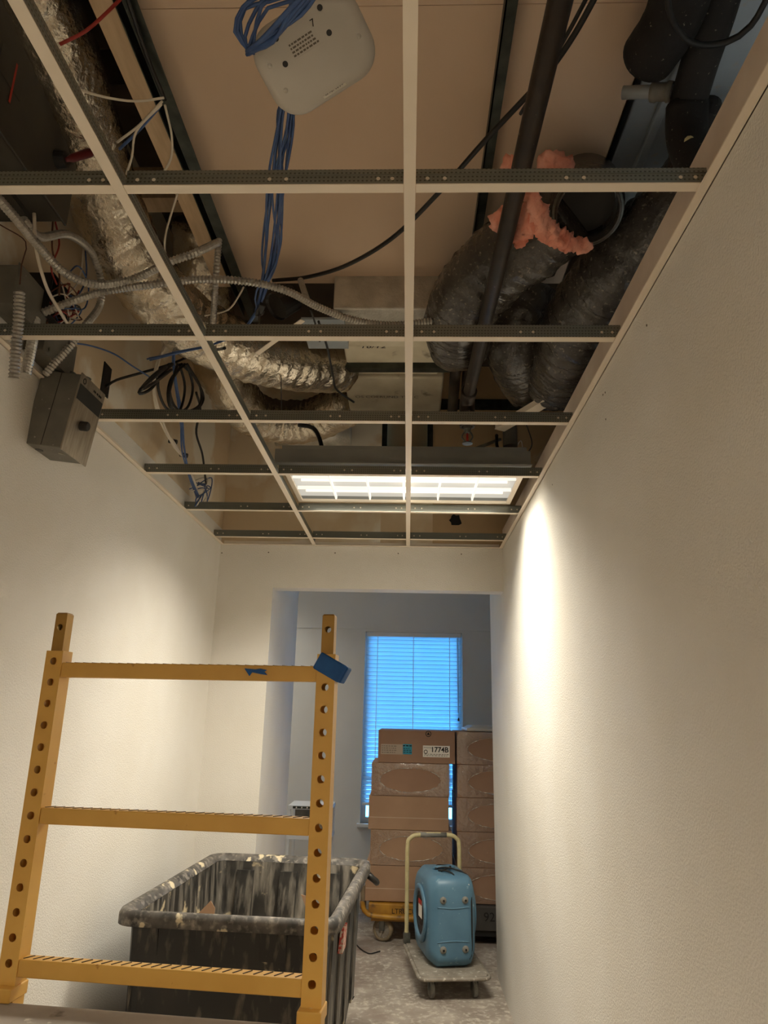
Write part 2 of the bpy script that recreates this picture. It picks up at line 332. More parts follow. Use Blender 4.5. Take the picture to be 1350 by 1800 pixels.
# plenum shell and the space behind the camera
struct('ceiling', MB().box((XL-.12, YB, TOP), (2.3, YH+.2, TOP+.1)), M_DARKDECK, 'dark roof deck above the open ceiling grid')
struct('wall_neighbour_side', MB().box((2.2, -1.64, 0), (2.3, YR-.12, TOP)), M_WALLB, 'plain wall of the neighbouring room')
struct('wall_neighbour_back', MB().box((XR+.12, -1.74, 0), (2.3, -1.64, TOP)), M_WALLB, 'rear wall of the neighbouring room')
struct('wall_neighbour_light_block', MB().box((XR+.26, 2.9, 0), (2.2, 3.0, TOP)), M_DARKDECK, 'dark wall added to block light from past the right wall')  # added to keep the neighbouring lamp's light off the far void
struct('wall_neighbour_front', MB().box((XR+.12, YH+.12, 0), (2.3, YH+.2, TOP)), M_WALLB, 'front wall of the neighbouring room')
struct('wall_behind', MB().box((XL-.12, YB-.1, 0), (XR+.12, YB, TOP)), M_WALL, 'cream wall behind the viewer')

# ceiling grid -------------------------------------------------------------
FL, WB, WT = .024, .038, .0035
def tee(name, a, b, label, group, main=False):
    a, b = V(a), V(b); t = thing(name, label, 'ceiling tee', (a+b)/2, group)
    d = (b-a).normalized(); sd = d.cross(V((0, 0, 1))); L = (b-a).length; c = (a+b)/2; z = V((0, 0, 1))
    dz = .0006 if main else 0
    obj('flange', MB().obox(c+z*(.0016-dz), d*L/2, sd*FL/2, z*.0012), M_TEEW, t)
    w = MB().obox(c+z*(WB/2+.0028), d*L/2, sd*WT/2, z*WB/2); w.obox(c+z*(WB+.002), d*L/2, sd*.0035, z*.006)
    obj('web', w, M_WEB, t)
    hl = MB(); n = 0
    for q in ((-.46, -.40, .41, .46, .02, .08) if not main else ()):
        for s in (-1, 1):
            hl.lathe([(0, 0), (.0042, 0), (.0042, .0006), (0, .0006)], c+d*(q*L)+z*.024+sd*s*(WT/2+.0001), sd*s, 8)
    if not main: obj('bright_hole_discs', hl, M_TEEW, t)['kind'] = 'stuff'  # white discs stand in for the bright holes in the web
    return t
YEND = YH-.002
tee('main_tee', (XM1, -1.55, CEIL), (XM1, YEND, CEIL), 'long white main tee of the ceiling grid running down the middle', 'main tees of the ceiling grid', True)
tee('main_tee', (XM2, -1.55, CEIL), (XM2, YEND, CEIL), 'long white main tee of the ceiling grid nearer the left wall', 'main tees of the ceiling grid', True)
ordn = ['nearest', 'second', 'third', 'fourth', 'fifth', 'farthest']
for k in range(-4, 6):
    y = ROW1+G*k
    w = ordn[k]+' row' if k >= 0 else {-1: 'overhead row', -2: 'row above the viewer', -3: 'first row behind the viewer', -4: 'last row behind the viewer'}[k]
    for (xa, xb, seg) in ((XL+.002, XM2-.013, 'from the left wall to the left main tee'), (XM2+.013, XM1-.013, 'between the two main tees'), (XM1+.013, XR-.002, 'from the middle main tee to the right wall')):
        tee('cross_tee', (xa, y, CEIL), (xb, y, CEIL), '%s cross tee %s' % (w, seg), 'cross tees of the ceiling grid')
for nm, xa, sg, lb in (('trim_1', XL, 1, 'white wall angle carrying the grid along the left wall'), ('trim_2', XR, -1, 'white wall angle carrying the grid along the right wall')):
    mb = MB().box((min(xa, xa+sg*.022), -1.55, CEIL-.004), (max(xa, xa+sg*.022), YEND, CEIL-.0005)); mb.box((min(xa+sg*.0005, xa+sg*.003), -1.55, CEIL-.004), (max(xa+sg*.0005, xa+sg*.003), YEND, CEIL+.022))
    struct(nm, mb, M_TEEW, lb)
struct('trim_3', MB().box((XL+.022, YEND-.022, CEIL-.004), (XR-.022, YEND, CEIL-.0005)).box((XL+.022, YEND-.003, CEIL-.004), (XR-.022, YEND, CEIL+.022)), M_TEEW, 'white wall angle along the corridor end wall')
# closed ceiling behind the camera
struct('ceiling_behind', MB().box((XL, YB, CEIL), (XR, -1.56, CEIL+.02)), M_WALL, 'flat ceiling behind the viewer')
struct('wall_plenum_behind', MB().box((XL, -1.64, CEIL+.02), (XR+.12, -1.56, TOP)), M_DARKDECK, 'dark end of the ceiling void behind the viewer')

# window -------------------------------------------------------------------
win = thing('window_1', 'tall window with white frame behind closed blinds', 'window', ((wx0+wx1)/2, YF, wz0)); win['kind'] = 'structure'
fw_ = .045
mb = MB().box((wx0, YF+.05, wz0), (wx0+fw_, YF+.11, wz1)); mb.box((wx1-fw_, YF+.05, wz0), (wx1, YF+.11, wz1)); mb.box((wx0+fw_, YF+.05, wz0), (wx1-fw_, YF+.11, wz0+fw_)); mb.box((wx0+fw_, YF+.05, wz1-fw_), (wx1-fw_, YF+.11, wz1))
mb.box((wx0+fw_, YF+.055, wz0+.36), (wx1-fw_, YF+.1, wz0+.40))
obj('window_frame', mb, M_FRAMEW, win)
obj('pane', MB().box((wx0+fw_, YF+.075, wz0+fw_), (wx1-fw_, YF+.081, wz0+.36)), M_GLASS, win)
obj('pane', MB().box((wx0+fw_, YF+.075, wz0+.40), (wx1-fw_, YF+.081, wz1-fw_)), M_GLASS, win)
obj('window_sill', MB().box((wx0-.03, YF-.05, wz0-.03), (wx1+.03, YF+.05, wz0)), M_FRAMEW, win, bevel=.004)
bl = thing('window_blind', 'white horizontal slat blind glowing blue with daylight', 'blind', ((wx0+wx1)/2, YF+.02, wz0+.17))
obj('headrail', MB().box((wx0+.012, YF+.0, wz1-.045), (wx1-.012, YF+.04, wz1-.002)), M_FRAMEW, bl, bevel=.003)
sw = .044; pitch = .0385; z0b = wz0+.19; nsl = int((wz1-.03-z0b)/pitch)+1
mb = MB(); prof = [(-sw/2*math.cos(1.0), -sw/2*math.sin(1.0)), (0, 0), (sw/2*math.cos(1.0), sw/2*math.sin(1.0))]
cx = (wx0+wx1)/2; hw = (wx1-wx0)/2-.014; pts = []
for i in range(5):
    u = (i-2)/2; pts.append((u*sw/2*math.cos(1.05)+ (1-u*u)*-.003, u*sw/2*math.sin(1.05)))
vs = []
for xx in (cx-hw, cx+hw):
    for t_ in (0, .0008):
        for (yy, zz_) in pts: vs.append((xx, YF+.02+yy+t_, z0b-zz_))
fs = []
for i in range(4):
    fs += [(i, i+1, 11+i, 10+i), (5+i, 15+i, 16+i, 6+i)]
fs += [(0, 10, 15, 5), (4, 9, 19, 14)]
s0 = obj('slat', mb.add(vs, fs), M_BLIND, bl, smooth=True)
for k in range(1, nsl):
    copy_mesh(s0, 'slat', bl, LOCS[s0.name]+V((0, 0, pitch*k)))
obj('bottom_rail', MB().box((wx0+.014, YF+.005, wz0+.15), (wx1-.014, YF+.035, wz0+.175)), M_FRAMEW, bl, bevel=.003)
for q in (.13, .5, .87):
    xx = wx0+(wx1-wx0)*q; obj('ladder_cord', MB().box((xx-.003, YF-.003, wz0+.17), (xx+.003, YF-.001, wz1-.03)), M_LABEL, bl)
c = AY(806, 1262, YF-.02)
mb = MB().tube([V((c.x, YF-.015, wz1-.04)), c], .0015, 6); mb.lathe([(0, 0), (.006, 0), (.010, -.025), (0, -.03)], c, (0, 0, 1), 10); obj('pull_cord', mb, M_BLACK, bl)
mb = MB().tube([V((wx1-.05, YF-.012, wz1-.05)), V((wx1-.045, YF-.012, wz1-.75))], .004, 6); obj('tilt_wand', mb, M_FRAMEW, bl)

# ================================================================== CEILING VOID
# drywall lid with framing
lid = thing('soffit_panel', 'large tan drywall panel forming a soffit high in the ceiling void', 'drywall panel', (-.07, 1.0, 3.3))
obj('panel_board', MB().box((-.70, -.9, 3.3), (.605, 1.335, 3.316)), M_LID, lid)
obj('panel_board', MB().box((-.70, 1.337, 3.3), (.605, 2.51, 3.316)), M_LID, lid)
obj('wood_strip', MB().box((-.80, -.9, 3.27), (-.735, 2.49, 3.31)), M_WOOD, lid)
mb = MB().box((-.735, -.9, 3.30), (-.70, 2.70, 3.305)); mb.box((-.735, -.9, 3.255), (-.732, 2.70, 3.30)); mb.box((-.704, -.9, 3.235), (-.668, 2.70, 3.239)); mb.box((-.702, -.9, 3.239), (-.699, 2.70, 3.30))
obj('steel_track', mb, M_GALVD, lid)
mb = MB().box((.215, -.9, 3.262), (.219, 2.2, 3.30)); mb.box((.215, -.9, 3.262), (.245, 2.2, 3.265)); obj('steel_track', mb, M_GALVD, lid)
mb = MB().box((.60, -.9, 3.3), (.606, 2.51, 3.42)); obj('panel_edge_bead', mb, M_GALVD, lid)
# framing behind the lid on the left
for (px, py) in ((215, 150), (330, 345)):
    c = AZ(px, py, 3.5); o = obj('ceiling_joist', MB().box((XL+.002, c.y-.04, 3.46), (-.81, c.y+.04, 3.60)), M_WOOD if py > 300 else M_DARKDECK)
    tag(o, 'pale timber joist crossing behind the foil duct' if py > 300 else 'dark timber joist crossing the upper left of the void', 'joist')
text_mesh('47', .05, (AZ(322, 352, 3.46)).to_tuple(), (1, 0, 0), (0, -1, 0), M_INK, 'marker_lettering', o, thick=.002)

# ductboard supply box
db = thing('ductboard_box', 'beige ductboard supply box with handwritten marks under the soffit', 'duct', (-.1, 2.95, 3.15))
obj('foil_front', MB().box((-.315, 2.46, 3.15), (.135, 2.70, 3.78)), M_FOILF, db, bevel=.008)
obj('board_section', MB().box((-.30, 2.705, 3.15), (.125, 3.02, 3.75)), M_BOARD, db, bevel=.01)
obj('board_section', MB().box((-.325, 3.05, 3.148), (.155, 3.46, 3.75)), M_BOARD, db, bevel=.012)
obj('end_cap', MB().box((-.325, 3.46, 3.15), (.14, 3.5, 3.72)), M_BOARD, db)
obj('tape_band', MB().box((-.42, 2.66, 3.142), (.14, 2.74, 3.146)), M_BOARD, db)
text_mesh('16/12', .05, AZ(655, 608, 3.15), (1, 0, 0), (0, -1, 0), M_INK, 'marker_lettering', db, thick=.003, shear=.3)
text_mesh('OS COERUND TYP C', .034, AZ(680, 697, 3.148), (1, 0, 0), (0, -1, 0), M_INKB, 'marker_lettering', db, thick=.003)
a, b = AZ(608, 650, 3.125), AZ(812, 650, 3.125)
ch = MB().bar(a, b, .045, .004); ch.bar(a+V((0, .02, .015)), b+V((0, .02, .015)), .004, .034); ch.bar(a+V((0, -.02, .015)), b+V((0, -.02, .015)), .004, .034)
tag(obj('steel_channel', ch, M_GALVD), 'dark steel channel strapped under the beige ductboard box', 'channel')
pa = AZ(570, 575, 3.10); mb = MB().obox(pa+V((.0, .05, .0)), (.085, 0, 0), (0, .115, 0), (0, 0, .005)); mb.obox(pa+V((.0, .16, .03)), (.085, 0, 0), (0, .004, 0), (0, 0, .03))
tag(obj('sheet_metal_hanger', mb, M_SHEET), 'flat grey sheet metal plate left of the ductboard box', 'metal plate')
tag(obj('grid_hanger_strip', MB().bar(AZ(452, 622, 2.98), AZ(532, 563, 2.98), .02, .003), M_TEEW), 'loose white metal strip lying across the foil duct', 'metal strip')
tag(obj('fire_damper_collar', MB().lathe([(.0, .01), (.05, .01), (.055, 0), (.055, .09), (.04, .1), (0, .1)], AZ(485, 540, 3.12), (.5, .3, .6), 20), M_BLACK, smooth=False), 'small black plastic fitting beside the blue cable tie', 'fitting')

def flex(name, pts, r, material, label, cat, ridge=.018, pitch=.055, wr=.06, n=30, step=.012, seed=0, taper=None, parent=None, wfreq=9.0, fold=0):
    if fold: step = .007; n = 44
    pp = resample(spline(pts, .01), step); m = len(pp)
    def rf(i, th, q):
        s = i*step
        rib = math.cos(2*PI*(s/pitch)+1.2*noise.noise((s*5, seed, 0)))
        nz_ = noise.noise((math.cos(th)*2.2+seed, math.sin(th)*2.2, s*wfreq*1.6)) + .6*noise.noise((math.cos(th)*5+seed, math.sin(th)*5, s*wfreq*3))
        if fold:
            nz_ += fold/wr*(noise.noise((math.cos(th)*1.3+seed+s*3, math.sin(th)*1.3, s*42)) + .8*noise.noise((math.cos(th+s*4)*2.0+seed, math.sin(th+s*4)*2.0, s*75)))
        return (1+ridge*rib+wr*nz_)
    rr = [r*(taper(i/(m-1)) if taper else 1) for i in range(m)]
    o = obj(name, MB().tube(pp, rr, n, rf), material, parent, smooth=True)
    if label: tag(o, label, cat)
    return o
flex('foil_flex_duct', [AZ(-10, -160, 3.36), AZ(60, 0, 3.34), AZ(118, 140, 3.30), AZ(165, 290, 3.24), AZ(205, 400, 3.16), AZ(262, 500, 3.08), AZ(345, 578, 3.05), AZ(440, 620, 3.06), AZ(530, 640, 3.12), AZ(600, 645, 3.2)], .122, M_FOIL,
     'long crinkled silver foil duct sweeping from upper left into the ductboard box', 'flex duct', seed=3, wr=.06, ridge=.02, taper=lambda t: .86+.14*min(1, t*1.6))
flex('foil_flex_duct', [AZ(615, 705, 3.26), AZ(560, 735, 3.24), AZ(500, 742, 3.22), AZ(440, 725, 3.22), AZ(400, 670, 3.28), AZ(375, 610, 3.45), V((-1.0, 2.75, 3.8))], .125, M_FOIL,
     'lower loop of silver foil duct hanging above the light fixture', 'flex duct', seed=11, wr=.075, ridge=.02)
o = bpy.data.objects['foil_flex_duct']
# black flexible ducts on the right
flex('black_flex_duct', [AZ(1010, 360, 3.12), AZ(948, 408, 3.10), AZ(880, 462, 3.08), AZ(828, 515, 3.05), AZ(806, 565, 3.05), AZ(808, 590, 3.10), V((.19, 2.62, 3.5))], .128, M_BDUCT,
     'fat black plastic wrapped duct bending beside the middle main tee', 'flex duct', seed=21, wr=.05, fold=.05, ridge=.012, wfreq=5)
flex('black_flex_duct', [AZ(1300, 255, 3.2), AZ(1205, 365, 3.10), AZ(1112, 455, 3.05), AZ(1045, 535, 3.01), AZ(1008, 605, 2.98), AZ(988, 650, 3.0), AZ(962, 690, 3.06)], .138, M_BDUCT,
     'fat black plastic wrapped duct running along the right wall top', 'flex duct', seed=33, wr=.05, fold=.05, ridge=.012, wfreq=5, taper=lambda t: 1 if t < .84 else 1-(t-.84)*2.6)
flex('black_flex_duct', [AZ(925, 500, 3.28), AZ(908, 560, 3.16), AZ(906, 615, 3.08), AZ(922, 660, 3.07), AZ(948, 698, 3.1)], .118, M_BDUCT,
     'narrower black duct between the two fat black ducts', 'flex duct', seed=47, wr=.05, fold=.05, ridge=.012, wfreq=5, taper=lambda t: 1 if t < .78 else 1-(t-.78)*2.4)
cen = AZ(1032, 366, 3.03); ax_ = (O-cen).normalized()*.75+V((0, -.2, -.5)); ax_.normalize()
col = thing('duct_collar', 'open round black duct collar with a pale metal rim', 'duct collar', cen)
obj('sleeve', MB().lathe([(.085, .05), (.092, .05), (.094, 0), (.11, -.05), (.115, -.2), (.10, -.2), (.085, .0), (.085, .05)], cen, ax_, 36), M_BDUCT, col, smooth=True)
obj('metal_rim', MB().lathe([(.093, .022), (.099, .024), (.099, .034), (.093, .036)], cen, ax_, 36), M_GALV, col, smooth=True)
obj('inner_disc', MB().lathe([(.085, -.08), (0, -.085)], cen, ax_, 36), M_BLACK, col)
def fluff(name, pts, r, label, seed):
    pp = resample(spline(pts, .01), .005); m = len(pp)
    def rf(i, th, q): return max(.25, 1+.9*noise.noise((q.x*30+math.cos(th)*2.2+seed, q.y*30, q.z*30+math.sin(th)*2.2))+.55*noise.noise((q.x*90+math.cos(th)*4, q.y*90+math.sin(th)*4, seed)))
    rr = [r*(.35+.65*math.sin(PI*min(1, max(0, (i+.5)/m)))**.6) for i in range(m)]
    return tag(obj(name, MB().tube(pp, rr, 16, rf), M_PINK, smooth=True), label, 'insulation', 'tufts of pink insulation')
fluff('insulation_tuft', [AZ(932, 335, 2.93), AZ(940, 370, 2.92), AZ(955, 398, 2.92), AZ(985, 423, 2.92), AZ(1040, 437, 2.92)], .027, 'pink insulation strand draped under the open duct collar', 1)
fluff('insulation_tuft', [AZ(940, 345, 2.94), AZ(926, 388, 2.93), AZ(910, 432, 2.93)], .030, 'pink insulation tuft hanging right against the steel pipe', 5)
fluff('insulation_tuft', [AZ(884, 368, 2.93), AZ(872, 404, 2.93)], .022, 'small pink insulation tuft left of the steel pipe', 9)
fluff('insulation_tuft', [AZ(893, 296, 2.93), AZ(905, 285, 2.9)], .022, 'tiny pink insulation tuft above the nearest cross tee', 13)
fluff('insulation_tuft', [AZ(945, 285, 3.12), AZ(975, 285, 3.12), AZ(1005, 300, 3.12)], .032, 'dark pink insulation wad above the open collar', 17)
fluff('insulation_tuft', [AZ(906, 688, 2.98), AZ(914, 694, 2.98)], .018, 'pink insulation peeking from the narrower black duct end', 23)
fluff('insulation_tuft', [AZ(948, 690, 2.95), AZ(956, 704, 2.95)], .018, 'pink insulation peeking between the two black duct ends', 29)

# sprinkler pipe
sp = thing('sprinkler_pipe', 'long black steel sprinkler pipe running back to a sprinkler head', 'pipe', (.25, 2.0, 2.7))
pz = 2.89; pA = AZ(985, 0, pz); pB = AZ(822, 700, pz); c = pB
obj('pipe_run', MB().tube([pA+(pA-pB)*.5, pA, pA.lerp(pB, .4), pB], .0245, 16), M_PIPE, sp, smooth=True)
obj('elbow', MB().tube(spline([c+V((.002, -.07, 0)), c, c+V((0, .03, -.02)), c+V((0, .035, -.06))], .01), .032, 16), M_PIPE, sp, smooth=True)
obj('drop_pipe', MB().tube([c+V((0, .035, -.04)), c+V((0, .035, -.125))], .018, 12), M_PIPE, sp, smooth=True)
obj('coupling', MB().lathe([(.022, 0), (.032, 0), (.032, .035), (.022, .035)], c+V((0, .035, -.115)), (0, 0, 1), 16), M_PIPE, sp)
hd = c+V((0, .035, -.125))
s_ = obj('sprinkler_head', MB().lathe([(.0, 0), (.016, 0), (.012, -.015), (.008, -.02), (.0, -.02)], hd, (0, 0, 1), 14), M_GALV, sp)
mb = MB()
for sg in (-1, 1): mb.tube(spline([hd+V((sg*.012, 0, -.012)), hd+V((sg*.022, 0, -.035)), hd+V((sg*.008, 0, -.06))], .006), .0035, 6)
mb.lathe([(0, -.062), (.022, -.062), (.022, -.066), (0, -.066)], hd, (0, 0, 1), 16); obj('frame_arms', mb, M_GALV, s_)
obj('glass_bulb', MB().tube([hd+V((0, 0, -.02)), hd+V((0, 0, -.058))], .005, 8), M_RED, s_, smooth=True)
for (px, py0, py1, zz_, r, nm) in ((800, 612, 735, 3.12, .026, 'dark steel riser pipe left of the sprinkler pipe'), (820, 612, 720, 3.14, .019, 'thin bracket pipe between riser and sprinkler pipe')):
    tag(obj('riser_pipe', MB().tube([AZ(px+4, py0, zz_), AZ(px-6, py1, zz_)], r, 12), M_PIPE, smooth=True), nm, 'pipe')
tag(obj('round_sheet_duct', MB().tube([V((-.9, 4.36, 3.40)), V((-.40, 4.36, 3.40))], .09, 24), M_FOILF, smooth=True), 'round grey metal duct seen through the foil duct loop', 'duct')
# metal rail and junction can right of the sprinkler head
a, b = AZ(878, 756, 2.90), AZ(975, 700, 2.90)
rl = MB().bar(a, b, .055, .004); rl.bar(a+V((.02, .015, .012)), b+V((.02, .015, .012)), .004, .025); rl.bar(a+V((-.02, -.015, .012)), b+V((-.02, -.015, .012)), .004, .025)
tag(obj('metal_rail', rl, M_TEEW), 'pale folded metal rail slanting below the black duct ends', 'rail')
c = AZ(897, 785, 2.86)
jc = thing('junction_can', 'grey cylindrical junction can with wires above the light fixture', 'junction box', c)
obj('can', MB().lathe([(0, 0), (.035, 0), (.035, .10), (.028, .115), (0, .115)], c, (0, 0, 1), 18), M_GREYBOX, jc)
obj('lead', MB().tube(spline([AZ(873, 765, 2.9), AZ(874, 785, 2.88), AZ(885, 800, 2.86), AZ(905, 802, 2.87)], .01), .008, 8), M_CABLEK, jc, smooth=True)
obj('lead', MB().tube(spline([AZ(925, 745, 2.9), AZ(935, 780, 2.9), AZ(925, 800, 2.88)], .01), .003, 6), M_CABLEK, jc, smooth=True)
obj('lead', MB().tube(spline([AZ(905, 790, 2.9), AZ(916, 775, 2.92), AZ(920, 800, 2.88)], .01), .003, 6), M_CABLEW, jc, smooth=True)
tag(obj('support_strut', MB().bar(AZ(832, 790, 2.93), AZ(880, 772, 2.93), .012, .012), M_GALV), 'thin metal strut bracing the sprinkler drop', 'strut')

# sheet metal trunk and wrapped pipe at upper right
tag(obj('galvanised_duct', MB().box((.63, -.6, 3.32), (1.45, 2.35, 3.8)).box((.70, 1.0, 3.30), (.73, 2.3, 3.32)), M_SHEET, bevel=.006), 'large blue grey sheet metal trunk duct at the upper right', 'duct')
wp = thing('wrapped_pipe', 'thick black insulated pipe bending down over the right wall', 'pipe', AZ(1215, 200, 3.1))
P_ = [AZ(1300, -150, 3.22), AZ(1262, 10, 3.2), AZ(1230, 110, 3.18), AZ(1208, 185, 3.14), AZ(1208, 240, 3.06), AZ(1225, 285, 2.96), AZ(1238, 310, 2.9)]
obj('insulated_run', MB().tube(spline(P_[:4], .02), .046, 18), M_WRAP, wp, smooth=True)
obj('insulated_elbow', MB().tube(spline(P_[3:], .02), .052, 18), M_WRAP, wp, smooth=True)
c = AZ(1212, 250, 3.0); obj('pipe_stub', MB().lathe([(.0, .012), (.013, .012), (.016, 0), (.016, -.03)], c, (O-c).normalized(), 12), M_CREAM, wp, smooth=True)
obj('valve_body', MB().lathe([(0, 0), (.03, 0), (.036, .03), (.03, .06), (0, .06)], AZ(1240, 215, 3.12), (.3, 0, 1), 16), M_WRAP, wp)
st = thing('branch_pipe', 'short grey pipe with a pale threaded coupling beside the wrapped pipe', 'pipe', AZ(1150, 160, 3.2))
obj('pipe', MB().tube([AZ(1095, 163, 3.22), AZ(1195, 160, 3.17)], .017, 14), M_SHEET, st, smooth=True)
a, b = AZ(1145, 162, 3.19), AZ(1182, 161, 3.17); d_ = (b-a).normalized()
obj('coupling', MB().lathe([(.018, 0), (.024, 0), (.026, .012), (.022, .016), (.022, (b-a).length-.016), (.026, (b-a).length-.012), (.024, (b-a).length), (.018, (b-a).length)], a, d_, 16), M_TYREK, st, smooth=True)
flex('black_flex_duct', [AZ(1230, -130, 3.2), AZ(1195, 0, 3.2), AZ(1170, 55, 3.2), AZ(1140, 100, 3.22)], .068, M_WRAP, 'smooth black duct end in the top right corner', 'flex duct', seed=60, wr=.02, ridge=.004)
tag(cable('drooping_cable', [AZ(1172, -30, 3.05), AZ(1180, 30, 3.05), AZ(1215, 75, 3.05), AZ(1275, 75, 3.05), AZ(1320, 45, 3.05), AZ(1352, -10, 3.05)], .007, M_CABLEK), 'thin black cable drooping in a loop at the top right', 'cable')
# black service cable across the soffit
tag(cable('service_cable', [AZ(1065, -40, 3.12), AZ(1010, 60, 3.12), AZ(960, 132, 3.10), AZ(925, 170, 3.10), AZ(850, 250, 3.10), AZ(770, 340, 3.12), AZ(690, 418, 3.14), AZ(610, 466, 3.18), AZ(540, 487, 3.22), AZ(480, 493, 3.26)], .0075, M_CABLEK, n=8), 'black cable sagging across the tan soffit panel', 'cable')
tag(cable('service_cable', [AZ(1050, -40, 3.16), AZ(1000, 55, 3.16), AZ(945, 150, 3.16), AZ(915, 200, 3.2)], .005, M_CABLEK, n=6), 'thinner black cable beside the sprinkler pipe', 'cable')

# access point ------------------------------------------------------------
c = AZ(553, 92, 2.86)
e1 = (CR*.84+CU*.46-CF*.12).normalized(); e3 = (-(CF*.86)-CU*.35+CR*.15); e3 = (e3-e1*e3.dot(e1)).normalized(); e2 = e3.cross(e1)
def ap(x, y, z): return c+e1*x+e2*y+e3*z
apt = thing('access_point', 'white wireless access point dangling from blue cables, label side down', 'access point', c)
def rrect(w, h, r, n=8):
    out = []
    for (sx_, sy_, a0) in ((1, 1, 0), (-1, 1, PI/2), (-1, -1, PI), (1, -1, 1.5*PI)):
        for k in range(n+1):
            th = a0+PI/2*k/n; out.append((sx_*(w-r)+r*math.cos(th), sy_*(h-r)+r*math.sin(th)))
    return out
mb = MB(); rings = []
for (w, h, r, z) in ((.098, .068, .045, -.026), (.110, .079, .052, -.020), (.114, .083, .055, -.006), (.113, .082, .054, .006), (.104, .073, .048, .014), (.092, .062, .040, .017)):
    rings.append([ap(x_, y_, z) for (x_, y_) in rrect(w, h, r)])
n_ = len(rings[0]); vs = [q for rg in rings for q in rg]; fs = []
for i in range(len(rings)-1):
    for k in range(n_): fs.append((i*n_+k, i*n_+(k+1) % n_, (i+1)*n_+(k+1) % n_, (i+1)*n_+k))
fs += [tuple(range(n_-1, -1, -1)), tuple((len(rings)-1)*n_+k for k in range(n_))]
obj('shell', mb.add(vs, fs), M_WHITE, apt, smooth=True)
for (x_, y_) in ((-.062, .008), (.040, .012), (-.055, .052), (.045, .055)):
    obj('mount_hole', MB().lathe([(0, .0185), (.0055, .0185), (.0055, .016)], ap(x_, y_, 0), e3, 12), M_BLACK, apt)
for (x_, y_) in ((-.085, -.030), (.088, -.020), (-.09, .02)):
    obj('bump', MB().lathe([(.006, .014), (.004, .019), (0, .020)], ap(x_, y_, 0), e3, 10), M_WHITE, apt, smooth=True)
tl = MB().obox(ap(-.012, .020, .0176), e1*.030, e2*.015, e3*.0003); obj('type_label', tl, M_WHITE, apt)
pr = MB()
for k in range(4):
    u = -.040
    while u < .012:
        w = random.uniform(.003, .008); pr.obox(ap(u+w/2, .030-.0066*k, .0182), e1*(w/2), e2*.0017, e3*.0001); u += w+.0018
obj('fine_print', pr, M_INKB, apt)['kind'] = 'stuff'
text_mesh('7', .018, ap(.020, .040, .0186), e1, e2, M_INK, 'lettering', apt)
lb_ = obj('asset_label', MB().obox(ap(.0, -.0745, .0138), e1*.026, (e2*.7-e3*.72).normalized()*-.006, (e3*.7+e2*-.72).normalized()*.0006), M_LABEL, apt)
text_mesh('FR.CRL.AP-K7', .0068, ap(.0, -.0745, .0138)+(e3*.7-e2*.72)*.001, e1, (e2*.7+e3*.72), M_INK, 'lettering', apt)
# blue cable coil and the hanging bundle
def strands(name, base, n, spread, r, material, label, group=None, cat='cable', zs=0, step=.03):
    root = thing(name, label, cat, base[len(base)//2], group)
    for k in range(n):
        pp = []
        for i, q in enumerate(base):
            s = spread[i] if isinstance(spread, (list, tuple)) else spread
            pp.append(V(q)+V((random.uniform(-s, s), random.uniform(-s, s), random.uniform(-s, s)*.6)))
        obj('strand', MB().tube(spline(pp, step), r, 6), material, root, smooth=True)
    return root
coil = thing('cable_coil', 'looped coil of blue network cable resting on the access point', 'cable', AZ(500, 40, 2.95))
for k in range(15):
    j = lambda s: random.uniform(-s, s)
    if k < 9: pp = [AZ(437+j(4), 93+j(4), 2.82), AZ(472+j(10), 66+j(9), 2.80+j(.006)), AZ(520+j(10), 22+j(12), 2.80+j(.006)), AZ(565+j(12), -30+j(10), 2.81)]
    else: pp = [AZ(440+j(5), 94+j(3), 2.82), AZ(418+j(8)+6*(k-9), 60+j(8), 2.84), AZ(430+j(12)+6*(k-9), 15+j(8), 2.86), AZ(465+j(15)+8*(k-9), -15+j(15), 2.86), AZ(520+j(15), -40, 2.85)]
    obj('strand', MB().tube(spline(pp, .02), .0036, 6), M_CABLEB, coil, smooth=True)
strands('cable_bundle', [AZ(535, -20, 3.04), AZ(520, 110, 3.04), AZ(502, 210, 3.03), AZ(488, 330, 3.02), AZ(472, 440, 3.02), AZ(460, 510, 3.0), AZ(452, 548, 2.98)], 11, [.03, .026, .022, .028, .032, .02, .006], .0036, M_CABLEB, 'blue network cables hanging in a bundle below the access point')
strands('cable_bundle', [AZ(452, 548, 2.975), AZ(425, 582, 2.93), AZ(370, 606, 2.90), AZ(310, 622, 2.88), AZ(262, 632, 2.87)], 4, [.004, .006, .008, .008, .006], .0034, M_CABLEB, 'blue network cables running left from the tie to the black coil')
mb = MB().lathe([(.014, -.008), (.019, -.008), (.019, .008), (.014, .008)], AZ(455, 546, 2.98), (.2, .5, .3), 12); mb.bar(AZ(450, 560, 2.97), AZ(462, 535, 2.97), .02, .012)
tag(obj('cable_tie', mb, M_BLACK), 'black cable tie gathering the blue bundle', 'cable tie')
tag(obj('hanger_wire', MB().tube([AZ(455, 520, 3.2), AZ(456, 590, 2.71)], .0025, 6), M_GALV, smooth=True), 'grey hanger wire dropping past the blue cable tie', 'wire')

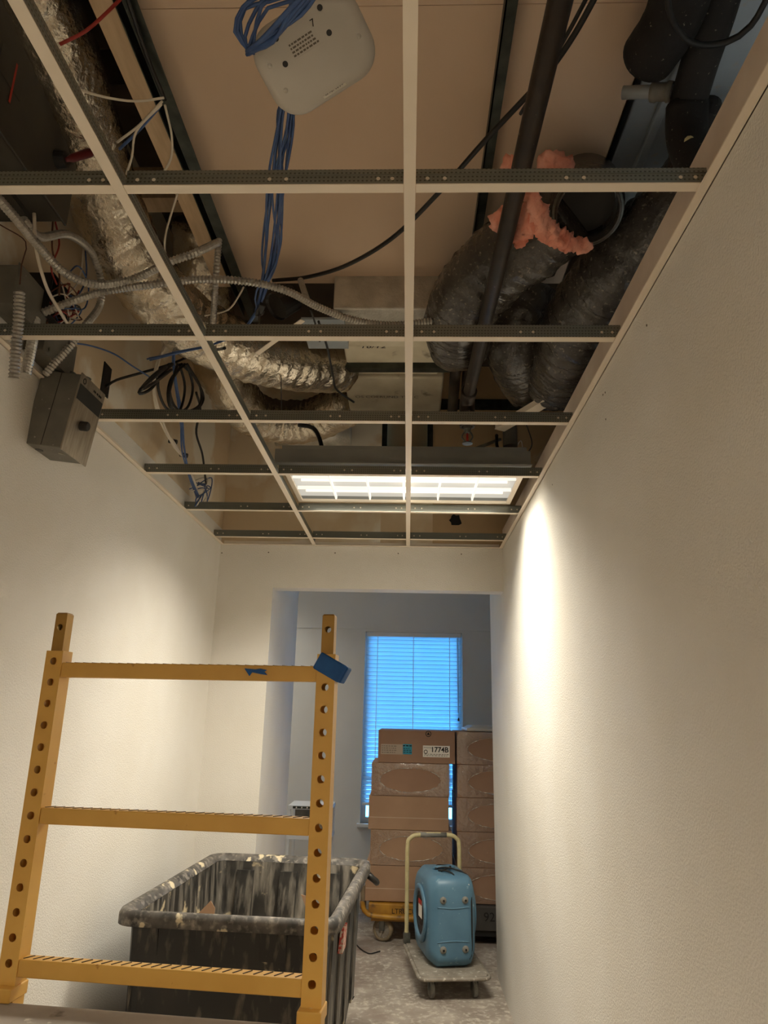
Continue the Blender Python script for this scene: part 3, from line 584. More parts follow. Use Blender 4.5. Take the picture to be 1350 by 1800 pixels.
# foil duct straps
for (p0, p1, lbl) in (((432, 655), (431, 740), 'thin black hanger wire crossing the foil duct on the right'), ((318, 590), (318, 600), None), ((458, 690), (452, 728), None)):
    if lbl: tag(obj('hanger_wire', MB().tube([AZ(494, 660, 2.93), AZ(495, 735, 2.93)], .002, 6), M_CABLEK, smooth=True), lbl, 'wire')
tag(cable('strap_cable', [AZ(560, 565, 2.99), AZ(575, 610, 2.98), AZ(585, 660, 2.97), AZ(592, 685, 2.97), AZ(622, 707, 2.97)], .005, M_CABLEK), 'black strap hanging over the foil duct end', 'strap')
tag(cable('strap_cable', [AZ(546, 545, 3.02), AZ(556, 575, 3.01), AZ(562, 600, 3.0)], .004, M_CABLEK), 'short black cable beside the grey metal plate', 'cable')
tag(cable('whip_cable', [AZ(525, 747, 2.97), AZ(550, 752, 2.95), AZ(562, 772, 2.92), AZ(568, 800, 2.86)], .011, M_CABLEK, n=8), 'thick black cable curving down to the light fixture', 'cable')

# conduits -----------------------------------------------------------------
def conduit(name, pts, r, label, parent=None):
    pp = resample(spline(pts, .01), .0055)
    rr = [r*1.08*(1.0 if i % 2 else .72) for i in range(len(pp))]
    o = obj(name, MB().tube(pp, rr, 10), M_CONDUIT, parent)
    if label: tag(o, label, 'conduit')
    return o
conduit('flexible_conduit', [AX(-30, 320, -1.02), AX(20, 375, -1.02), AX(70, 435, -1.02), AX(115, 480, -1.0), AX(170, 500, -.95), AZ(235, 490, 2.90), AZ(300, 460, 2.92), AZ(340, 446, 2.95), AZ(385, 425, 3.05)], .012, 'thick steel flex conduit sweeping from the dark box over the foil duct')
conduit('flexible_conduit', [AX(40, 385, -1.06), AX(70, 416, -1.06), AX(118, 412, -1.06), AX(158, 440, -1.06), AX(176, 485, -1.06), AX(176, 535, -1.06), AX(150, 572, -1.07), AX(122, 610, -1.1), AX(95, 640, -1.13), AX(78, 660, -1.15)], .012, 'steel flex conduit looping round the open wire box to the control box')
conduit('flexible_conduit', [AX(75, 550, -1.12), AX(120, 532, -1.06), AX(185, 512, -.98), AZ(270, 500, 2.90), AZ(360, 491, 2.92), AZ(440, 496, 2.93), AZ(505, 512, 2.94), AZ(560, 540, 2.95), AZ(620, 562, 2.96), AZ(690, 571, 2.97), AZ(775, 562, 3.0)], .0125, 'long steel flex conduit running right across the void to the black duct')
conduit('flexible_conduit', [AX(34, 512, -1.12), AX(33, 560, -1.12), AX(28, 610, -1.13), AX(24, 668, -1.14)], .015, 'upright steel flex conduit at the left edge of the control box')
conduit('flexible_conduit', [AX(62, 560, -1.16), AX(56, 605, -1.14), AX(44, 662, -1.13)], .015, 'short steel flex conduit second from the left edge')
conduit('flexible_conduit', [AZ(385, 420, 3.12), AZ(380, 480, 3.0), AZ(376, 545, 2.93), AZ(374, 580, 2.9)], .011, 'vertical steel flex conduit beside the soffit edge')
conduit('flexible_conduit', [AZ(528, 492, 3.2), AZ(534, 510, 3.12), AZ(541, 530, 3.05)], .011, 'short steel flex conduit stub above the long conduit')

# boxes on the left --------------------------------------------------------
k0 = AX(118, 390, -1.0)
cb = thing('control_cabinet', 'large dark grey control cabinet high on the left wall', 'electrical box', (-1.12, 1.45, 2.95))
M_CAB = mat('dark_cabinet_enamel', (70, 66, 58), (60, 56, 50), scale=10, rough=.5, metal=.2)
obj('cabinet_body', MB().box((XL+.003, 1.18, 2.955), (-1.01, k0.y, 3.30)), M_CAB, cb, bevel=.004)
obj('cabinet_cover', MB().box((-1.01, 1.17, 2.945), (-1.002, k0.y+.006, 3.31)), M_CAB, cb, bevel=.003)
obj('bottom_flange', MB().box((-1.10, 1.2, 2.938), (-1.09, k0.y, 2.955)), M_CAB, cb)
obj('warning_label', MB().box((-1.0015, 1.30, 3.08), (-1.0005, 1.40, 3.16)), M_CAB, cb)
obj('warning_stripe', MB().box((-1.0012, 1.36, 3.04), (-1.0002, 1.367, 3.16)), M_RED, cb)
hdl = AX(120, 280, -.97); h2 = AX(163, 267, -.93)
obj('red_handle', MB().tube([hdl.lerp(h2, -.1), hdl, hdl.lerp(h2, .15), hdl.lerp(h2, .85), h2], [.006, .007, .0115, .013, .009], 12), M_REDP, cb, smooth=True)
obj('handle_hub', MB().lathe([(0, .03), (.022, .03), (.026, 0)], hdl+V((-.035, 0, 0)), (1, 0, 0), 16), M_BLACK, cb)
def jbox(name, label, x1, y0, y1, z0, z1, tilt=0):
    c = V((XL, (y0+y1)/2, z0)); t = thing(name, label, 'electrical box', c)
    obj('body', MB().box((XL+.003, y0, z0), (x1, y1, z1)), M_GREYBOX, t, bevel=.003)
    obj('cover', MB().box((x1, y0-.004, z0-.004), (x1+.004, y1+.004, z1+.004)), M_GREYBOX, t)
    for (a, b) in ((.15, .15), (.85, .85)):
        obj('screw', MB().lathe([(0, .003), (.005, .003), (.005, 0)], (x1+.004, y0+(y1-y0)*a, z0+(z1-z0)*b), (1, 0, 0), 8), M_GALV, t)
    return t
q0 = AX(78, 578, -1.15); q1 = AX(30, 500, -1.15)
jbox('junction_box', 'square grey junction box with a plain cover above the second cross tee', -1.155, q1.y, q0.y, q0.z-.02, q0.z+.11)
q0 = AX(122, 660, -1.16); q1 = AX(78, 610, -1.16)
jbox('junction_box', 'small grey junction box just above the left wall angle', -1.165, q1.y, q0.y+.02, CEIL+.035, CEIL+.15)
# open wire box
ob = thing('open_wire_box', 'open black box with a tangle of coloured wires on the left wall', 'electrical box', AX(105, 540, -1.15))
c = AX(105, 532, -1.13)
mb = MB(); s_ = .06
mb.box((XL+.003, c.y-s_, c.z-.07), (XL+.006, c.y+s_, c.z+.07))
for (a, b) in (((XL+.006, c.y-s_, c.z-.07), (c.x, c.y-s_+.004, c.z+.07)), ((XL+.006, c.y+s_-.004, c.z-.07), (c.x, c.y+s_, c.z+.07)), ((XL+.006, c.y-s_+.004, c.z-.07), (c.x, c.y+s_-.004, c.z-.066)), ((XL+.006, c.y-s_+.004, c.z+.066), (c.x, c.y+s_-.004, c.z+.07))): mb.box(a, b)
obj('box_shell', mb, M_BLACK, ob)
obj('relay', MB().box((XL+.01, c.y-.04, c.z-.02), (c.x+.01, c.y+.01, c.z+.05)), M_BLACK, ob, bevel=.004)
for k in range(18):
    m = (M_CABLER, M_CABLEK, M_CABLEW, M_CABLEB, M_CABLEBR)[k % 5]; j = lambda s: random.uniform(-s, s)
    pp = [c+V((-.03, j(.05), j(.05))), c+V((.02+j(.02), j(.06), j(.06))), c+V((.03+j(.02), .02+j(.06), .02+j(.07))), c+V((.0, .04+j(.05), .0+j(.06))), c+V((-.03, j(.05), -.04+j(.04)))]
    obj('wire', MB().tube(spline(pp, .015), .0025, 5), m, ob, smooth=True)
for (pts, m) in (([(95, 380), (104, 430), (90, 470), (100, 500)], M_CABLER), ([(93, 385), (92, 440), (104, 480), (104, 520)], M_CABLEBR), ([(150, 440), (152, 480), (146, 505), (130, 530)], M_CABLEB), ([(147, 420), (144, 470), (135, 500), (118, 520)], M_CABLEW), ([(120, 480), (138, 468), (155, 500), (150, 540), (125, 545)], M_CABLEB)):
    obj('wire', MB().tube(spline([AX(a, b, -1.10) for a, b in pts], .015), .0028, 5), m, ob, smooth=True)
# white control cord, and thin pull string
tag(cable('thermostat_wire', [AX(60, 375, -1.05), AX(64, 440, -1.04), AX(82, 505, -1.04), AX(104, 545, -1.05), AX(122, 575, -1.06)], .005, M_CABLEW), 'white wire hanging from the control cabinet past the open box', 'wire')
tag(cable('thin_wire', [AX(0, 395, -1.15), AX(45, 425, -1.14), AX(38, 465, -1.14), AX(35, 500, -1.13)], .0018, M_CABLEBR), 'thin dark wire curving down to the junction box', 'wire')
# control box below the grid, hanging slightly crooked
tb = thing('time_switch_box', 'tilted grey control box with a black knob hanging below the grid', 'electrical box', (-1.15, 2.15, 2.37))
piv = V((-1.10, 2.12, 2.655)); Mt = Matrix.Translation(piv) @ Matrix.Rotation(math.radians(7), 4, 'Y') @ Matrix.Rotation(math.radians(-2), 4, 'Z') @ Matrix.Translation(-piv)
def TB(nm, a, b, m, bev=0, par=tb):
    mb = MB(); mb.M = Mt; mb.box(a, b); return obj(nm, mb, m, par, bevel=bev)
yA, yB_, zA, zB_, xA, xB = 2.075, 2.235, 2.405, 2.665, -1.222, -1.085
TB('box_body', (xA, yA, zA), (xB, yB_, zB_), M_GREYBOX, .003)
TB('side_seam', (-1.155, yA-.001, zA+.002), (-1.153, yA+.002, zB_-.002), M_BLACK)
fp = TB('face_plate', (xB, yA-.004, zA-.006), (xB+.004, yB_+.004, zB_+.004), M_PLATE)
TB('name_panel', (xB+.004, yA+.0, zB_-.085), (xB+.0048, yB_, zB_-.032), M_BLACK, 0, tb)
mb = MB(); mb.M = Mt; mb.lathe([(.016, 0), (.016, .022), (.013, .026), (0, .026)], (xB+.004, yA+.07, zA+.105), (1, 0, 0), 16); obj('knob', mb, M_BLACK, tb)
ex = Mt.to_3x3() @ V((0, 1, 0)); ey = Mt.to_3x3() @ V((0, 0, 1))
mb = MB(); mb.M = Mt
for (a, b) in ((.085, .102), (.108, .118), (.122, .142)): mb.box((xB+.0045, yA+a, zB_-.022), (xB+.0052, yA+b, zB_-.015))
obj('fine_print', mb, M_INK, tb)['kind'] = 'stuff'
mb = MB(); mb.M = Mt; mb.lathe([(.007, 0), (.010, 0), (.010, .001), (.007, .001)], (xB+.0045, yA+.02, zB_-.016), (1, 0, 0), 16); obj('emblem', mb, M_INK, tb)
for (a, b) in ((-1.19, 2.13), (-1.12, 2.14)):
    mb = MB(); mb.M = Mt; mb.lathe([(0, -.0012), (.013 if a < -1.15 else .009, -.0012), (.013 if a < -1.15 else .009, .001)], (a, b, zA), (0, 0, 1), 14); obj('knockout', mb, M_BLACK if a < -1.15 else M_PLATE, tb)
for (a, b) in ((-1.20, 2.11), (-1.17, 2.15), (-1.13, 2.18)):
    mb = MB(); mb.M = Mt; mb.lathe([(.012, 0), (.020, 0), (.020, .02), (.016, .025), (.016, .035)], (a, b, zB_), (0, 0, 1), 14); obj('conduit_connector', mb, M_GALV, tb)

# left cables --------------------------------------------------------------
tag(cable('blue_wire', [AX(128, 603, -1.1), AX(160, 608, -1.08), AX(200, 622, -1.06), AX(235, 645, -1.05), AX(262, 662, -1.04)], .0032, M_CABLEB), 'single blue wire running from the junction box to the black coil', 'wire')
ck = thing('black_cable_coil', 'hanging coil of black cable tied to the white cables', 'cable', AX(310, 690, -.98))
for k, pts in enumerate(([(300, 640), (275, 670), (292, 715), (318, 722), (326, 680), (316, 640)], [(318, 640), (345, 665), (356, 700), (338, 725), (310, 718), (300, 680), (314, 645)], [(330, 640), (350, 680), (352, 712), (322, 725), (296, 712), (300, 670), (322, 640)], [(312, 640), (300, 690), (308, 722), (330, 716), (338, 680), (326, 640)], [(300, 640), (270, 660), (246, 690), (262, 684), (290, 655), (306, 640)], [(296, 645), (262, 672), (244, 686), (270, 672), (300, 650)])):
    obj('loop', MB().tube(spline([AX(a+random.uniform(-3, 3), b, -1.0+.012*k) for a, b in pts], .02), .0058, 7), M_CABLEK, ck, smooth=True)
tag(cable('black_cable', [AX(186, 680, XL+.0), AX(205, 668, -1.18), AX(250, 655, -1.08), AX(300, 640, -1.02), AX(345, 622, -.97), AZ(395, 612, 2.86)], .0058, M_CABLEK), 'black cable leaving the wall cutout toward the coil', 'cable')
tag(cable('black_cable', [AX(345, 690, -1.0), AX(352, 720, -1.03), AX(345, 760, -1.08), AX(356, 800, -1.1), AX(362, 850, -1.13)], .006, M_CABLEK), 'black cable dropping from the coil toward the wall angle', 'cable')
strands('white_cable_bundle', [AZ(335, 540, 3.0), AX(300, 590, -.98), AX(278, 640, -1.02), AX(271, 690, -1.06), AX(284, 740, -1.08), AX(305, 780, -1.1), AX(325, 808, -1.12), AX(340, 850, -1.15), AX(350, 880, -1.18)], 6, [.012, .012, .008, .006, .007, .006, .006, .012, .012], .0042, M_CABLEW, 'white cables tied in a bundle hanging along the left wall')
strands('blue_cable_drop', [AX(305, 590, -.98), AX(308, 650, -1.0), AX(316, 720, -1.03), AX(322, 790, -1.08), AX(332, 830, -1.12), AX(348, 872, -1.16)], 5, [.012, .012, .01, .008, .01, .01], .0036, M_CABLEB, 'blue network cables dropping behind the black coil to the wall angle')
end = thing('cable_end_tangle', 'tangle of blue and white cable ends at the left wall angle', 'cable', AX(352, 880, -1.18))
for k in range(9):
    j = lambda s: random.uniform(-s, s)
    obj('strand', MB().tube(spline([AX(340+j(10), 855+j(8), -1.16), AX(366+j(8), 850+j(12), -1.14), AX(352+j(12), 880+j(8), -1.15), AX(348+j(4), 890, -1.17)], .015), .0033, 5), M_CABLEB if k % 3 else M_CABLEW, end, smooth=True)
for (px, py) in ((270, 668), (304, 776), (323, 800)):
    c = AX(px, py, -1.06 if px < 280 else -1.11); tag(obj('cable_tie', MB().tube([c+V((-.018, 0, .004)), c+V((.018, 0, -.004))], .012, 10), M_BLACK), {270: 'black tie where the white cables meet the black coil', 304: 'black tie on the white cables below the coil', 323: 'lowest black tie on the white cables'}[px], 'cable tie')
for pts, lb in (([(312, 340), (290, 420), (296, 470), (312, 485)], 'white wire hanging behind the left main tee'), ([(288, 172), (240, 178), (190, 172), (138, 158)], 'pale wire strung between soffit edge and left main tee'), ([(285, 178), (245, 220), (206, 250)], 'pale wire fanning from the soffit edge'), ([(290, 185), (302, 240), (300, 280), (284, 308)], 'pale wire drooping below the soffit edge'), ([(284, 183), (240, 230), (232, 275), (222, 306)], 'grey wire fanning down from the soffit edge'), ([(360, 555), (400, 545), (420, 520), (428, 505)], 'thin white wire curling under the soffit corner')):
    tag(cable('low_voltage_wire', [AZ(a, b, 3.02) for a, b in pts], .0032, M_CABLEW), lb, 'wire')
tag(cable('low_voltage_wire', [AZ(105, 78, 3.02), AZ(150, 55, 3.05), AZ(190, 20, 3.1), AZ(220, -10, 3.15)], .004, M_CABLER), 'red wire near the top left corner', 'wire')
tag(cable('low_voltage_wire', [AZ(280, 188, 3.04), AZ(245, 228, 3.04), AZ(210, 262, 3.04)], .004, M_CABLEB), 'blue wire fanning from the soffit edge', 'wire')
tag(cable('low_voltage_wire', [AZ(222, -10, 3.22), AZ(255, 90, 3.22), AZ(290, 176, 3.2)], .006, M_CABLEK), 'black cable along the soffit edge at the top', 'cable')

# ================================================================== TROFFER LIGHT
def troffer(label, x0, x1, y0, y1, z, watts, colour=LAMP_COL):
    cx, cy = (x0+x1)/2, (y0+y1)/2
    t = thing('troffer_light', label, 'ceiling light', (cx, cy, z))
    rim = .022
    mb = MB()
    for (a, b) in (((x0, y0, z), (x1, y0+rim, z+.012)), ((x0, y1-rim, z), (x1, y1, z+.012)), ((x0, y0+rim, z), (x0+rim, y1-rim, z+.012)), ((x1-rim, y0+rim, z), (x1, y1-rim, z+.012))): mb.box(a, b)
    obj('door_frame', mb, M_TEEW, t)
    mb = MB()
    for (a, b) in (((x0, y0, z+.012), (x1, y0+.003, z+.10)), ((x0, y1-.003, z+.012), (x1, y1, z+.10)), ((x0, y0+.003, z+.012), (x0+.003, y1-.003, z+.10)), ((x1-.003, y0+.003, z+.012), (x1, y1-.003, z+.10)), ((x0, y0, z+.10), (x1, y1, z+.104))): mb.box(a, b)
    obj('housing', mb, M_CASE, t)
    obj('reflector', MB().box((x0+.004, y0+.004, z+.034), (x1-.004, y1-.004, z+.038)), M_REFL, t)
    iy0, iy1, ix0, ix1 = y0+rim, y1-rim, x0+rim, x1-rim
    for k in range(1, 3):
        yy = iy0+(iy1-iy0)*k/3; obj('louver_blade', MB().prism([(ix0, yy-.005, z+.026), (ix0, yy+.005, z+.026), (ix0, yy+.003, z+.009), (ix0, yy-.003, z+.009)], (ix1-ix0, 0, 0)), M_LOUV, t)
    for k in range(1, 6):
        xx = ix0+(ix1-ix0)*k/6; obj('louver_blade', MB().prism([(xx-.006, iy0, z+.025), (xx+.006, iy0, z+.025), (xx+.004, iy0, z+.0092), (xx-.004, iy0, z+.0092)], (0, iy1-iy0, 0)), M_LOUV, t)
    for k in range(3):
        yy = iy0+(iy1-iy0)*(k+.5)/3; obj('fluorescent_tube', MB().tube([V((ix0+.03, yy, z+.031)), V((ix1-.03, yy, z+.031))], .008, 10), M_TUBE, t, smooth=True)
    ld = bpy.data.lights.new('troffer_lamp', 'AREA'); ld.shape = 'RECTANGLE'; ld.size = ix1-ix0-.12; ld.size_y = iy1-iy0-.06; ld.energy = watts; ld.color = colour; ld.spread = math.radians(SPREAD)
    lo = bpy.data.objects.new('troffer_lamp', ld); COL.objects.link(lo); lo.parent = t; lo.location = (0, 0, .006)
    return t
troffer('lit fluorescent troffer with egg crate louver resting on the far grid', -.60, .535, 3.065, 3.635, CEIL+.047, FRONT_W)
troffer('added unseen troffer lighting the corridor from behind the viewer', -.60, .535, -1.19, -.62, CEIL+.047, BACK_W)  # extra fixture out of view, put in for brightness
troffer('added unseen troffer brightening the far room', -2.6, -1.4, 5.9, 6.5, 2.99, FAR_W)  # no such light is seen; added to lift the far walls
troffer('added unseen cool troffer beyond the right wall lighting the void', 1.15, 1.75, .6, 1.8, 2.30, SIDE_W, (.82, .93, 1.0))  # added cool fill for the void and trunk duct at upper right
tag(obj('fixture_support_angle', MB().box((-.63, 3.02, CEIL+.05), (.55, 3.06, CEIL+.054)).box((-.63, 3.056, CEIL+.05), (.55, 3.06, CEIL+.13)), M_CASE), 'grey metal flange along the near side of the lit troffer', 'metal flange')

# ================================================================== SCAFFOLD
SL, SR = AY(72, 1437, 1.78), AY(566, 1462, 1.72)
pL, pR = V((-.878, 1.78, 0)), V((-.192, 1.72, 0))
ux = (pR-pL).normalized(); uy = V((-ux.y, ux.x, 0)); PW, PD = .044, .044
sc_ = thing('rolling_scaffold', 'yellow steel rolling scaffold with a grey deck in front', 'scaffold', (pL+pR)/2)
def holed_face(mb, o, ex, ez, w, z0, pitch, n, r, flip):
    for k in range(n):
        cz = z0+pitch*(k+.5); hw, hh = w/2, pitch/2; ca = math.atan2(hh, hw)
        ang = sorted(set([2*PI*i/16 for i in range(16)]+[ca, PI-ca, PI+ca, 2*PI-ca])); inn = []; outr = []
        for a in ang:
            ca_, sa = math.cos(a), math.sin(a); s = min(hw/abs(ca_) if abs(ca_) > 1e-6 else 9, hh/abs(sa) if abs(sa) > 1e-6 else 9)
            inn.append(o+ex*(r*ca_)+ez*(cz+r*sa)); outr.append(o+ex*(s*ca_)+ez*(cz+s*sa))
        m = len(ang); fs = []
        for i in range(m):
            q = (i, (i+1) % m, m+(i+1) % m, m+i); fs.append(q if flip else q[::-1])
        mb.add(inn+outr, fs)
HP = .0508; ZB0 = 1.743-HP*30; ez = V((0, 0, 1))
for base in (pL, pR):
    mb = MB(); n = 30; z1 = ZB0+HP*n
    holed_face(mb, base-uy*PD/2, ux, ez, PW, ZB0, HP, n, .0088, False); holed_face(mb, base+uy*PD/2, ux, ez, PW, ZB0, HP, n, .0088, True)
    for sg in (-1, 1):
        q = [base+ux*sg*PW/2-uy*PD/2, base+ux*sg*PW/2+uy*PD/2]; mb.add([q[0]+ez*ZB0, q[1]+ez*ZB0, q[1]+ez*z1, q[0]+ez*z1], [(0, 1, 2, 3)])
    mb.add([base+ux*a*PW/2+uy*b*PD/2+ez*z1 for a, b in ((-1, -1), (1, -1), (1, 1), (-1, 1))], [(0, 1, 2, 3)])
    obj('post', mb, M_YEL, sc_)
    mb = MB(); w2 = .030; z2 = z1+.085
    holed_face(mb, base-uy*w2/2, ux, ez, w2, z1+.034, .05, 1, .0078, False); holed_face(mb, base+uy*w2/2, ux, ez, w2, z1+.034, .05, 1, .0078, True)
    for (za, zb) in ((z1, z1+.034), (z1+.084, z1+.092)):
        for sg in (-1, 1):
            mb.add([base+ux*a*w2/2+uy*sg*w2/2+ez*zz_ for a, zz_ in ((-1, za), (1, za), (1, zb), (-1, zb))], [(0, 1, 2, 3)])
    for sg in (-1, 1):
        mb.add([base+ux*sg*w2/2+uy*a*w2/2+ez*zz_ for a, zz_ in ((-1, z1), (1, z1), (1, z1+.092), (-1, z1+.092))], [(0, 1, 2, 3)])
    zt = z1+.092
    mb.hexa([base+ux*a*w2/2+uy*b*w2/2+ez*zt for a, b in ((-1, -1), (1, -1), (1, 1), (-1, 1))], [base+ux*a*w2*.4+uy*b*w2*.4+ez*(zt+.004) for a, b in ((-1, -1), (1, -1), (1, 1), (-1, 1))])
    obj('coupling_pin', mb, M_PINTUBE, sc_)
    # caster and stem at the foot
    obj('caster_wheel', MB().lathe([(0, -.016), (.055, -.016), (.062, -.008), (.062, .008), (.055, .016), (0, .016)], base+ez*.062, ux, 20), M_BLACK, sc_)
    mb = MB(); 
    for sg in (-1, 1): mb.obox(base+ux*sg*.023+ez*.09, ux*.002, uy*.02, ez*.05)
    mb.obox(base+ez*.138, ux*.025, uy*.022, ez*.004); mb.tube([base+ez*.14, base+ez*(ZB0+.01)], .012, 10); obj('caster_fork', mb, M_GALV, sc_)
RZ = [1.697, 1.362, 1.048]
for zc in RZ+[.62]:
    a, b = pL+ux*PW/2, pR-ux*PW/2; L = (b-a).length
    rg = obj('rung', MB().obox((a+b)/2+ez*zc-uy*(PD/2-.019), ux*L/2, uy*.018, ez*.018), M_YEL, sc_, bevel=.003)
    gr = MB(); n = 28
    for k in range(n):
        c = a+ux*(L*(k+.6)/n)+ez*(zc+.0181)-uy*(PD/2-.019); dd = (uy*.8+ux*.5).normalized()
        gr.obox(c, dd*.013, dd.cross(ez)*.0016, ez*.0010)
    obj('grip_slot_darks', gr, M_GROOVE, rg)['kind'] = 'stuff'  # thin dark bars paint the dark of the cut grip slots
for base in (pL, pR):
    obj('foot_clip', MB().obox(base+ez*1.0-uy*.008, ux*.026, uy*.034, ez*.014), M_YEL, sc_, bevel=.003)
zd = .985
dk = MB().hexa([pL-ux*.02-uy*.03+ez*(zd-.018), pL-ux*.02-uy*1.78+ez*(zd-.018), pR+ux*-.03-uy*1.78+ez*(zd-.018), pR+ux*-.03-uy*.03+ez*(zd-.018)], [pL-ux*.02-uy*.03+ez*zd, pL-ux*.02-uy*1.78+ez*zd, pR-ux*.03-uy*1.78+ez*zd, pR-ux*.03-uy*.03+ez*zd])
obj('deck', dk, M_DECK, sc_)
for base, s in ((pL, 0), (pR, -.028)):
    obj('side_rail', MB().bar(base+ux*s-uy*.03+ez*(zd-.045), base+ux*s-uy*1.78+ez*(zd-.045), .04, .05), M_YEL, sc_)
# tape roll stuck on the post, and a scrap on the top rung
c = AY(580, 1173, 1.695); e_a = (ux*.88-ez*.47).normalized(); e_b = (ux*.47+ez*.88).normalized()
tr = thing('tape_roll', 'strip of blue painters tape wrapped round the right scaffold post', 'tape', c)
mb = MB(); mb.obox(c+uy*.0, e_a*.036, e_b*.0215, uy*.004); mb.obox(c+e_a*.002+uy*.030, e_a*.0375, e_b*.0205, uy*.026); obj('tape_band', mb, M_TAPE, tr, bevel=.004)
c = AY(452, 1182, 1.71); mb = MB()
vs = [c+ux*x_*.001+ez*z_*.001-uy*.0 for x_, z_ in ((-32, 9), (-18, -9), (-12, 0), (10, -4), (26, -6), (18, 2), (24, 6), (8, 9), (-5, 7))]
mb.prism(vs, -uy*.001); tag(obj('tape_scrap', mb, M_TAPE), 'torn scrap of blue tape on the top scaffold rung', 'tape')

# ================================================================== BIN
zr = .87
A_ = AZ(199, 1600, zr); yaw_b = math.radians(-3.2); bw, bL = .86, 1.20
Mb = Matrix.Translation((A_.x, A_.y, 0)) @ Matrix.Rotation(yaw_b, 4, 'Z')
bn_ = thing('waste_cart', 'large black plastic rubble cart crusted with plaster behind the scaffold', 'cart', Mb @ V((bw/2, bL/2, 0)))
def BP(x_, y_, z_): return Mb @ V((x_, y_, z_))
lev = [(.16, .075, .075, .10, .35), (.30, .06, .06, .06, .22), (.42, .055, .055, .045, .09), (.60, .05, .05, .045, .06), (zr-.03, .04, .04, .04, .04)]
def loop(i0, i1, j0, j1, z, r=.06, n=4):
    out = []
    for (cx_, cy_, a0) in ((bw-i1-r, j0+r, -PI/2), (bw-i1-r, bL-j1-r, 0), (i0+r, bL-j1-r, PI/2), (i0+r, j0+r, PI)):
        for k in range(n+1): th = a0+PI/2*k/n; out.append(BP(cx_+r*math.cos(th), cy_+r*math.sin(th), z))
    return out
def shell(levels, off, zoff=0):
    mb = MB(); rings = [loop(a+off, b+off, c_+off, e_+off, z+(zoff if i == 0 else 0)) for i, (z, a, b, c_, e_) in enumerate(levels)]; n = len(rings[0])
    vs = [q for r_ in rings for q in r_]; fs = []
    for i in range(len(rings)-1):
        for k in range(n): fs.append((i*n+k, i*n+(k+1) % n, (i+1)*n+(k+1) % n, (i+1)*n+k))
    fs.append(tuple(range(n-1, -1, -1))); return mb.add(vs, fs)
obj('outer_body', shell(lev, 0), M_BINF, bn_)
obj('inner_liner', shell(lev, .014, .014), M_BIN, bn_)
rimL = [loop(.03, .03, .03, .03, zr-.05, .07, 6), loop(-.004, -.004, -.004, -.004, zr-.052, .085, 6), loop(-.004, -.004, -.004, -.004, zr-.02, .085, 6), loop(.004, .004, .004, .004, zr-.003, .08, 6), loop(.018, .018, .018, .018, zr, .07, 6), loop(.036, .036, .036, .036, zr-.006, .06, 6), loop(.052, .052, .052, .052, zr-.03, .05, 6)]
n_ = len(rimL[0]); mb = MB(); fs = []
for i in range(len(rimL)-1):
    for k in range(n_): fs.append((i*n_+k, i*n_+(k+1) % n_, (i+1)*n_+(k+1) % n_, (i+1)*n_+k))
mb.add([q for r_ in rimL for q in r_], fs); obj('rim', mb, M_BINR, bn_, smooth=True)
for k in range(6):     # shallow ribs on the faces
    x_ = .12+k*(bw-.24)/5
    if k % 2 == 0: obj('rib', MB().hexa([BP(x_-.05, .088, .2), BP(x_-.05, .11, .2), BP(x_+.05, .11, .2), BP(x_+.05, .088, .2)][::-1], [BP(x_-.05, .034, zr-.06), BP(x_-.05, .06, zr-.06), BP(x_+.05, .06, zr-.06), BP(x_+.05, .034, zr-.06)][::-1]), M_BINF, bn_)
for k in range(3):
    x_ = .2+k*.23
    obj('rib', MB().hexa([BP(x_-.045, bL-.115, .43), BP(x_+.045, bL-.115, .43), BP(x_+.045, bL-.08, .43), BP(x_-.045, bL-.08, .43)], [BP(x_-.045, bL-.066, zr-.07), BP(x_+.045, bL-.066, zr-.07), BP(x_+.045, bL-.045, zr-.07), BP(x_-.045, bL-.045, zr-.07)]), M_BIN, bn_)
for k in range(4):
    y_ = .2+k*.25
    obj('rib', MB().hexa([BP(bw-.075, y_-.05, .3), BP(bw-.05, y_-.05, .3), BP(bw-.05, y_+.05, .3), BP(bw-.075, y_+.05, .3)], [BP(bw-.06, y_-.05, zr-.06), BP(bw-.032, y_-.05, zr-.06), BP(bw-.032, y_+.05, zr-.06), BP(bw-.06, y_+.05, zr-.06)]), M_BIN, bn_)
obj('warning_label', MB().hexa([BP(bw-.046, .36, .66), BP(bw-.026, .36, .66), BP(bw-.026, .46, .66), BP(bw-.046, .46, .66)], [BP(bw-.036, .36, .75), BP(bw-.0225, .36, .75), BP(bw-.0225, .46, .75), BP(bw-.036, .46, .75)]), mat('worn_red_label', (190, 70, 60), (206, 190, 176), scale=60, lo=.45, hi=.55, rough=.6), bn_)
obj('handle', MB().tube(spline([BP(bw-.01, bL-.10, zr-.06), BP(bw+.03, bL-.08, zr-.09), BP(bw+.03, bL-.02, zr-.11), BP(bw-.01, bL+.0, zr-.08)], .02), .016, 8), M_BLACK, bn_, smooth=True)
obj('axle_base', MB().hexa([BP(.15, .2, .10), BP(bw-.15, .2, .10), BP(bw-.15, .8, .10), BP(.15, .8, .10)], [BP(.15, .2, .16), BP(bw-.15, .2, .16), BP(bw-.15, .8, .16), BP(.15, .8, .16)]), M_GALVD, bn_)
for (x_, y_) in ((.18, .25), (bw-.18, .25), (.18, .75), (bw-.18, .75)):
    obj('wheel', MB().lathe([(0, -.02), (.058, -.02), (.064, -.01), (.064, .01), (.058, .02), (0, .02)], BP(x_, y_, .064), Mb.to_3x3() @ V((1, 0, 0)), 20), M_BLACK, bn_)
